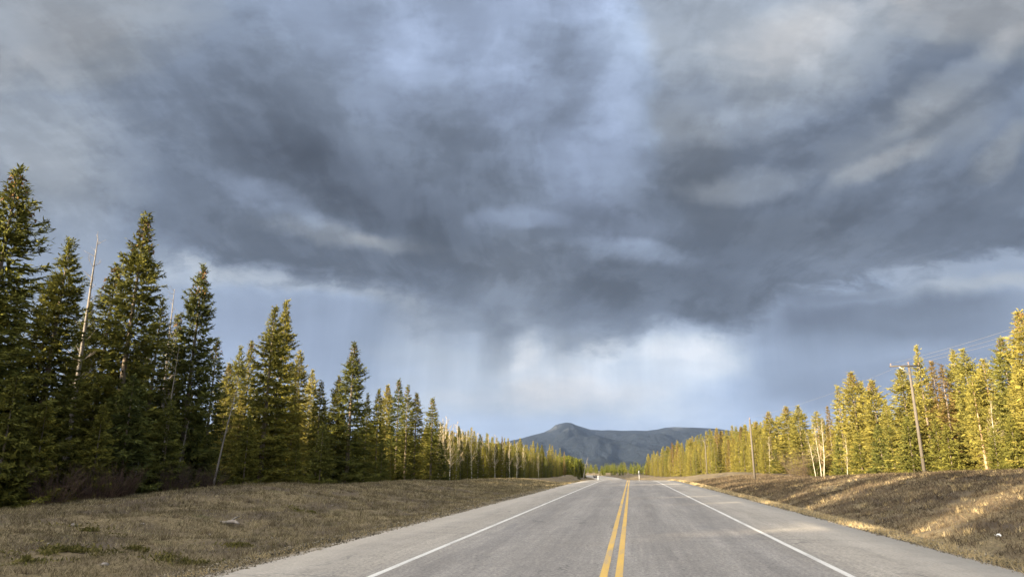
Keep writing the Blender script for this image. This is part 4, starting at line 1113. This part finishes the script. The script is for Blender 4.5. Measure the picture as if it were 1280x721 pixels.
LD = mth(nt, 'MULTIPLY_ADD', mth(nt, 'SUBTRACT', ss(c_(n3, .25, n4), .44, .56), .5), .035, LD)
L = mth(nt, 'ADD', mth(nt, 'MULTIPLY', LD, MASK), mth(nt, 'MULTIPLY', LB, mth(nt, 'SUBTRACT', 1.0, MASK)))
TD = mth(nt, 'ADD', DT, DECK_T); TB = mth(nt, 'ADD', BT, BELOW_T)
T = mth(nt, 'ADD', mth(nt, 'MULTIPLY', TD, MASK), mth(nt, 'MULTIPLY', TB, mth(nt, 'SUBTRACT', 1.0, MASK)))
T = c_(n2, .5, c_(n1, .4, T))
L = mth(nt, 'MAXIMUM', mth(nt, 'MINIMUM', L, .90), .30)
tint = ramp(nt, mth(nt, 'MULTIPLY_ADD', T, .5, .5), [(0, (.895, .985, 1.145)), (.35, (.90, .99, 1.13)), (.6, (.945, 1.0, 1.07)), (1, (1.02, 1.0, .985))])
def gam(x): return mth(nt, 'POWER', x, 2.2)
sp = nd.new('ShaderNodeSeparateColor'); lk.new(tint, sp.inputs[0]); cc = nd.new('ShaderNodeCombineColor')
for i in range(3): lk.new(mth(nt, 'MULTIPLY', gam(mth(nt, 'MULTIPLY', sp.outputs[i], L)), 1.0 / 2 ** EXPO), cc.inputs[i])
front = cc.outputs[0]
# behind: clear evening sky near the sun, plus unseen bright cloud added as fill
sky = nd.new('ShaderNodeTexSky'); sky.sky_type = 'NISHITA'; sky.sun_disc = False
sa = R_(SUN_A); SUNP = Vector((-math.cos(sa) * math.cos(SUN_EL), -math.sin(sa) * math.cos(SUN_EL), math.sin(SUN_EL)))
sky.sun_elevation = SUN_EL; sky.sun_rotation = math.atan2(SUNP.x, SUNP.y)
skb = nd.new('ShaderNodeVectorMath'); skb.operation = 'SCALE'; skb.inputs['Scale'].default_value = .15; lk.new(sky.outputs[0], skb.inputs[0])
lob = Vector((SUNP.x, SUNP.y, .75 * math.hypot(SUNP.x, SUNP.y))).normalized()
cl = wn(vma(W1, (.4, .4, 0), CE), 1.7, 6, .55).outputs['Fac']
lit = ss(dot(lob), .10, .95)          # added bright lobe on the sun's side, lifts the shaded road and banks
ccol = mixc(nt, lit, REAR_DIM, REAR_FILL)
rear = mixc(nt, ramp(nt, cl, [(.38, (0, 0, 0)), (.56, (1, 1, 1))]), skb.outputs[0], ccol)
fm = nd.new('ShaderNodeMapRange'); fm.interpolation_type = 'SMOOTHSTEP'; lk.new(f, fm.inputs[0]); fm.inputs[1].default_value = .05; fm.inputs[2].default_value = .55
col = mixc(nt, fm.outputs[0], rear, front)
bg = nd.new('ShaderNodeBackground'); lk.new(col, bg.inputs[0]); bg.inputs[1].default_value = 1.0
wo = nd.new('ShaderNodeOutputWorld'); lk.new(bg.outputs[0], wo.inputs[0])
w.cycles.sampling_method = 'MANUAL'; w.cycles.sample_map_resolution = 512

sl = bpy.data.lights.new('sun', 'SUN'); sl.energy = SUN_E; sl.angle = R_(.55); sl.color = (1.0, .82, .56)
so = link('sun', sl); so.rotation_euler = SUNP.to_track_quat('Z', 'Y').to_euler(); so.location = (-40, -20, 60)

cam = bpy.data.cameras.new('camera'); co = link('camera', cam); S.camera = co
cam.sensor_width = 36; cam.lens = F / 1280 * 36; cam.clip_start = .1; cam.clip_end = 60000
co.location = tuple(CAM); co.rotation_euler = (PI / 2 + PITCH, 0, YAW)
S.render.resolution_x = 1024; S.render.resolution_y = 576
S.view_settings.view_transform = 'Standard'; S.view_settings.look = 'None'; S.view_settings.exposure = EXPO; S.view_settings.gamma = 1; S.view_settings.use_curve_mapping = False
S.cycles.max_bounces = 6; S.cycles.diffuse_bounces = 3; S.cycles.transmission_bounces = 3; S.cycles.volume_bounces = 0; S.cycles.use_denoising = True
S.cycles.volume_step_rate = 10; S.cycles.volume_max_steps = 64
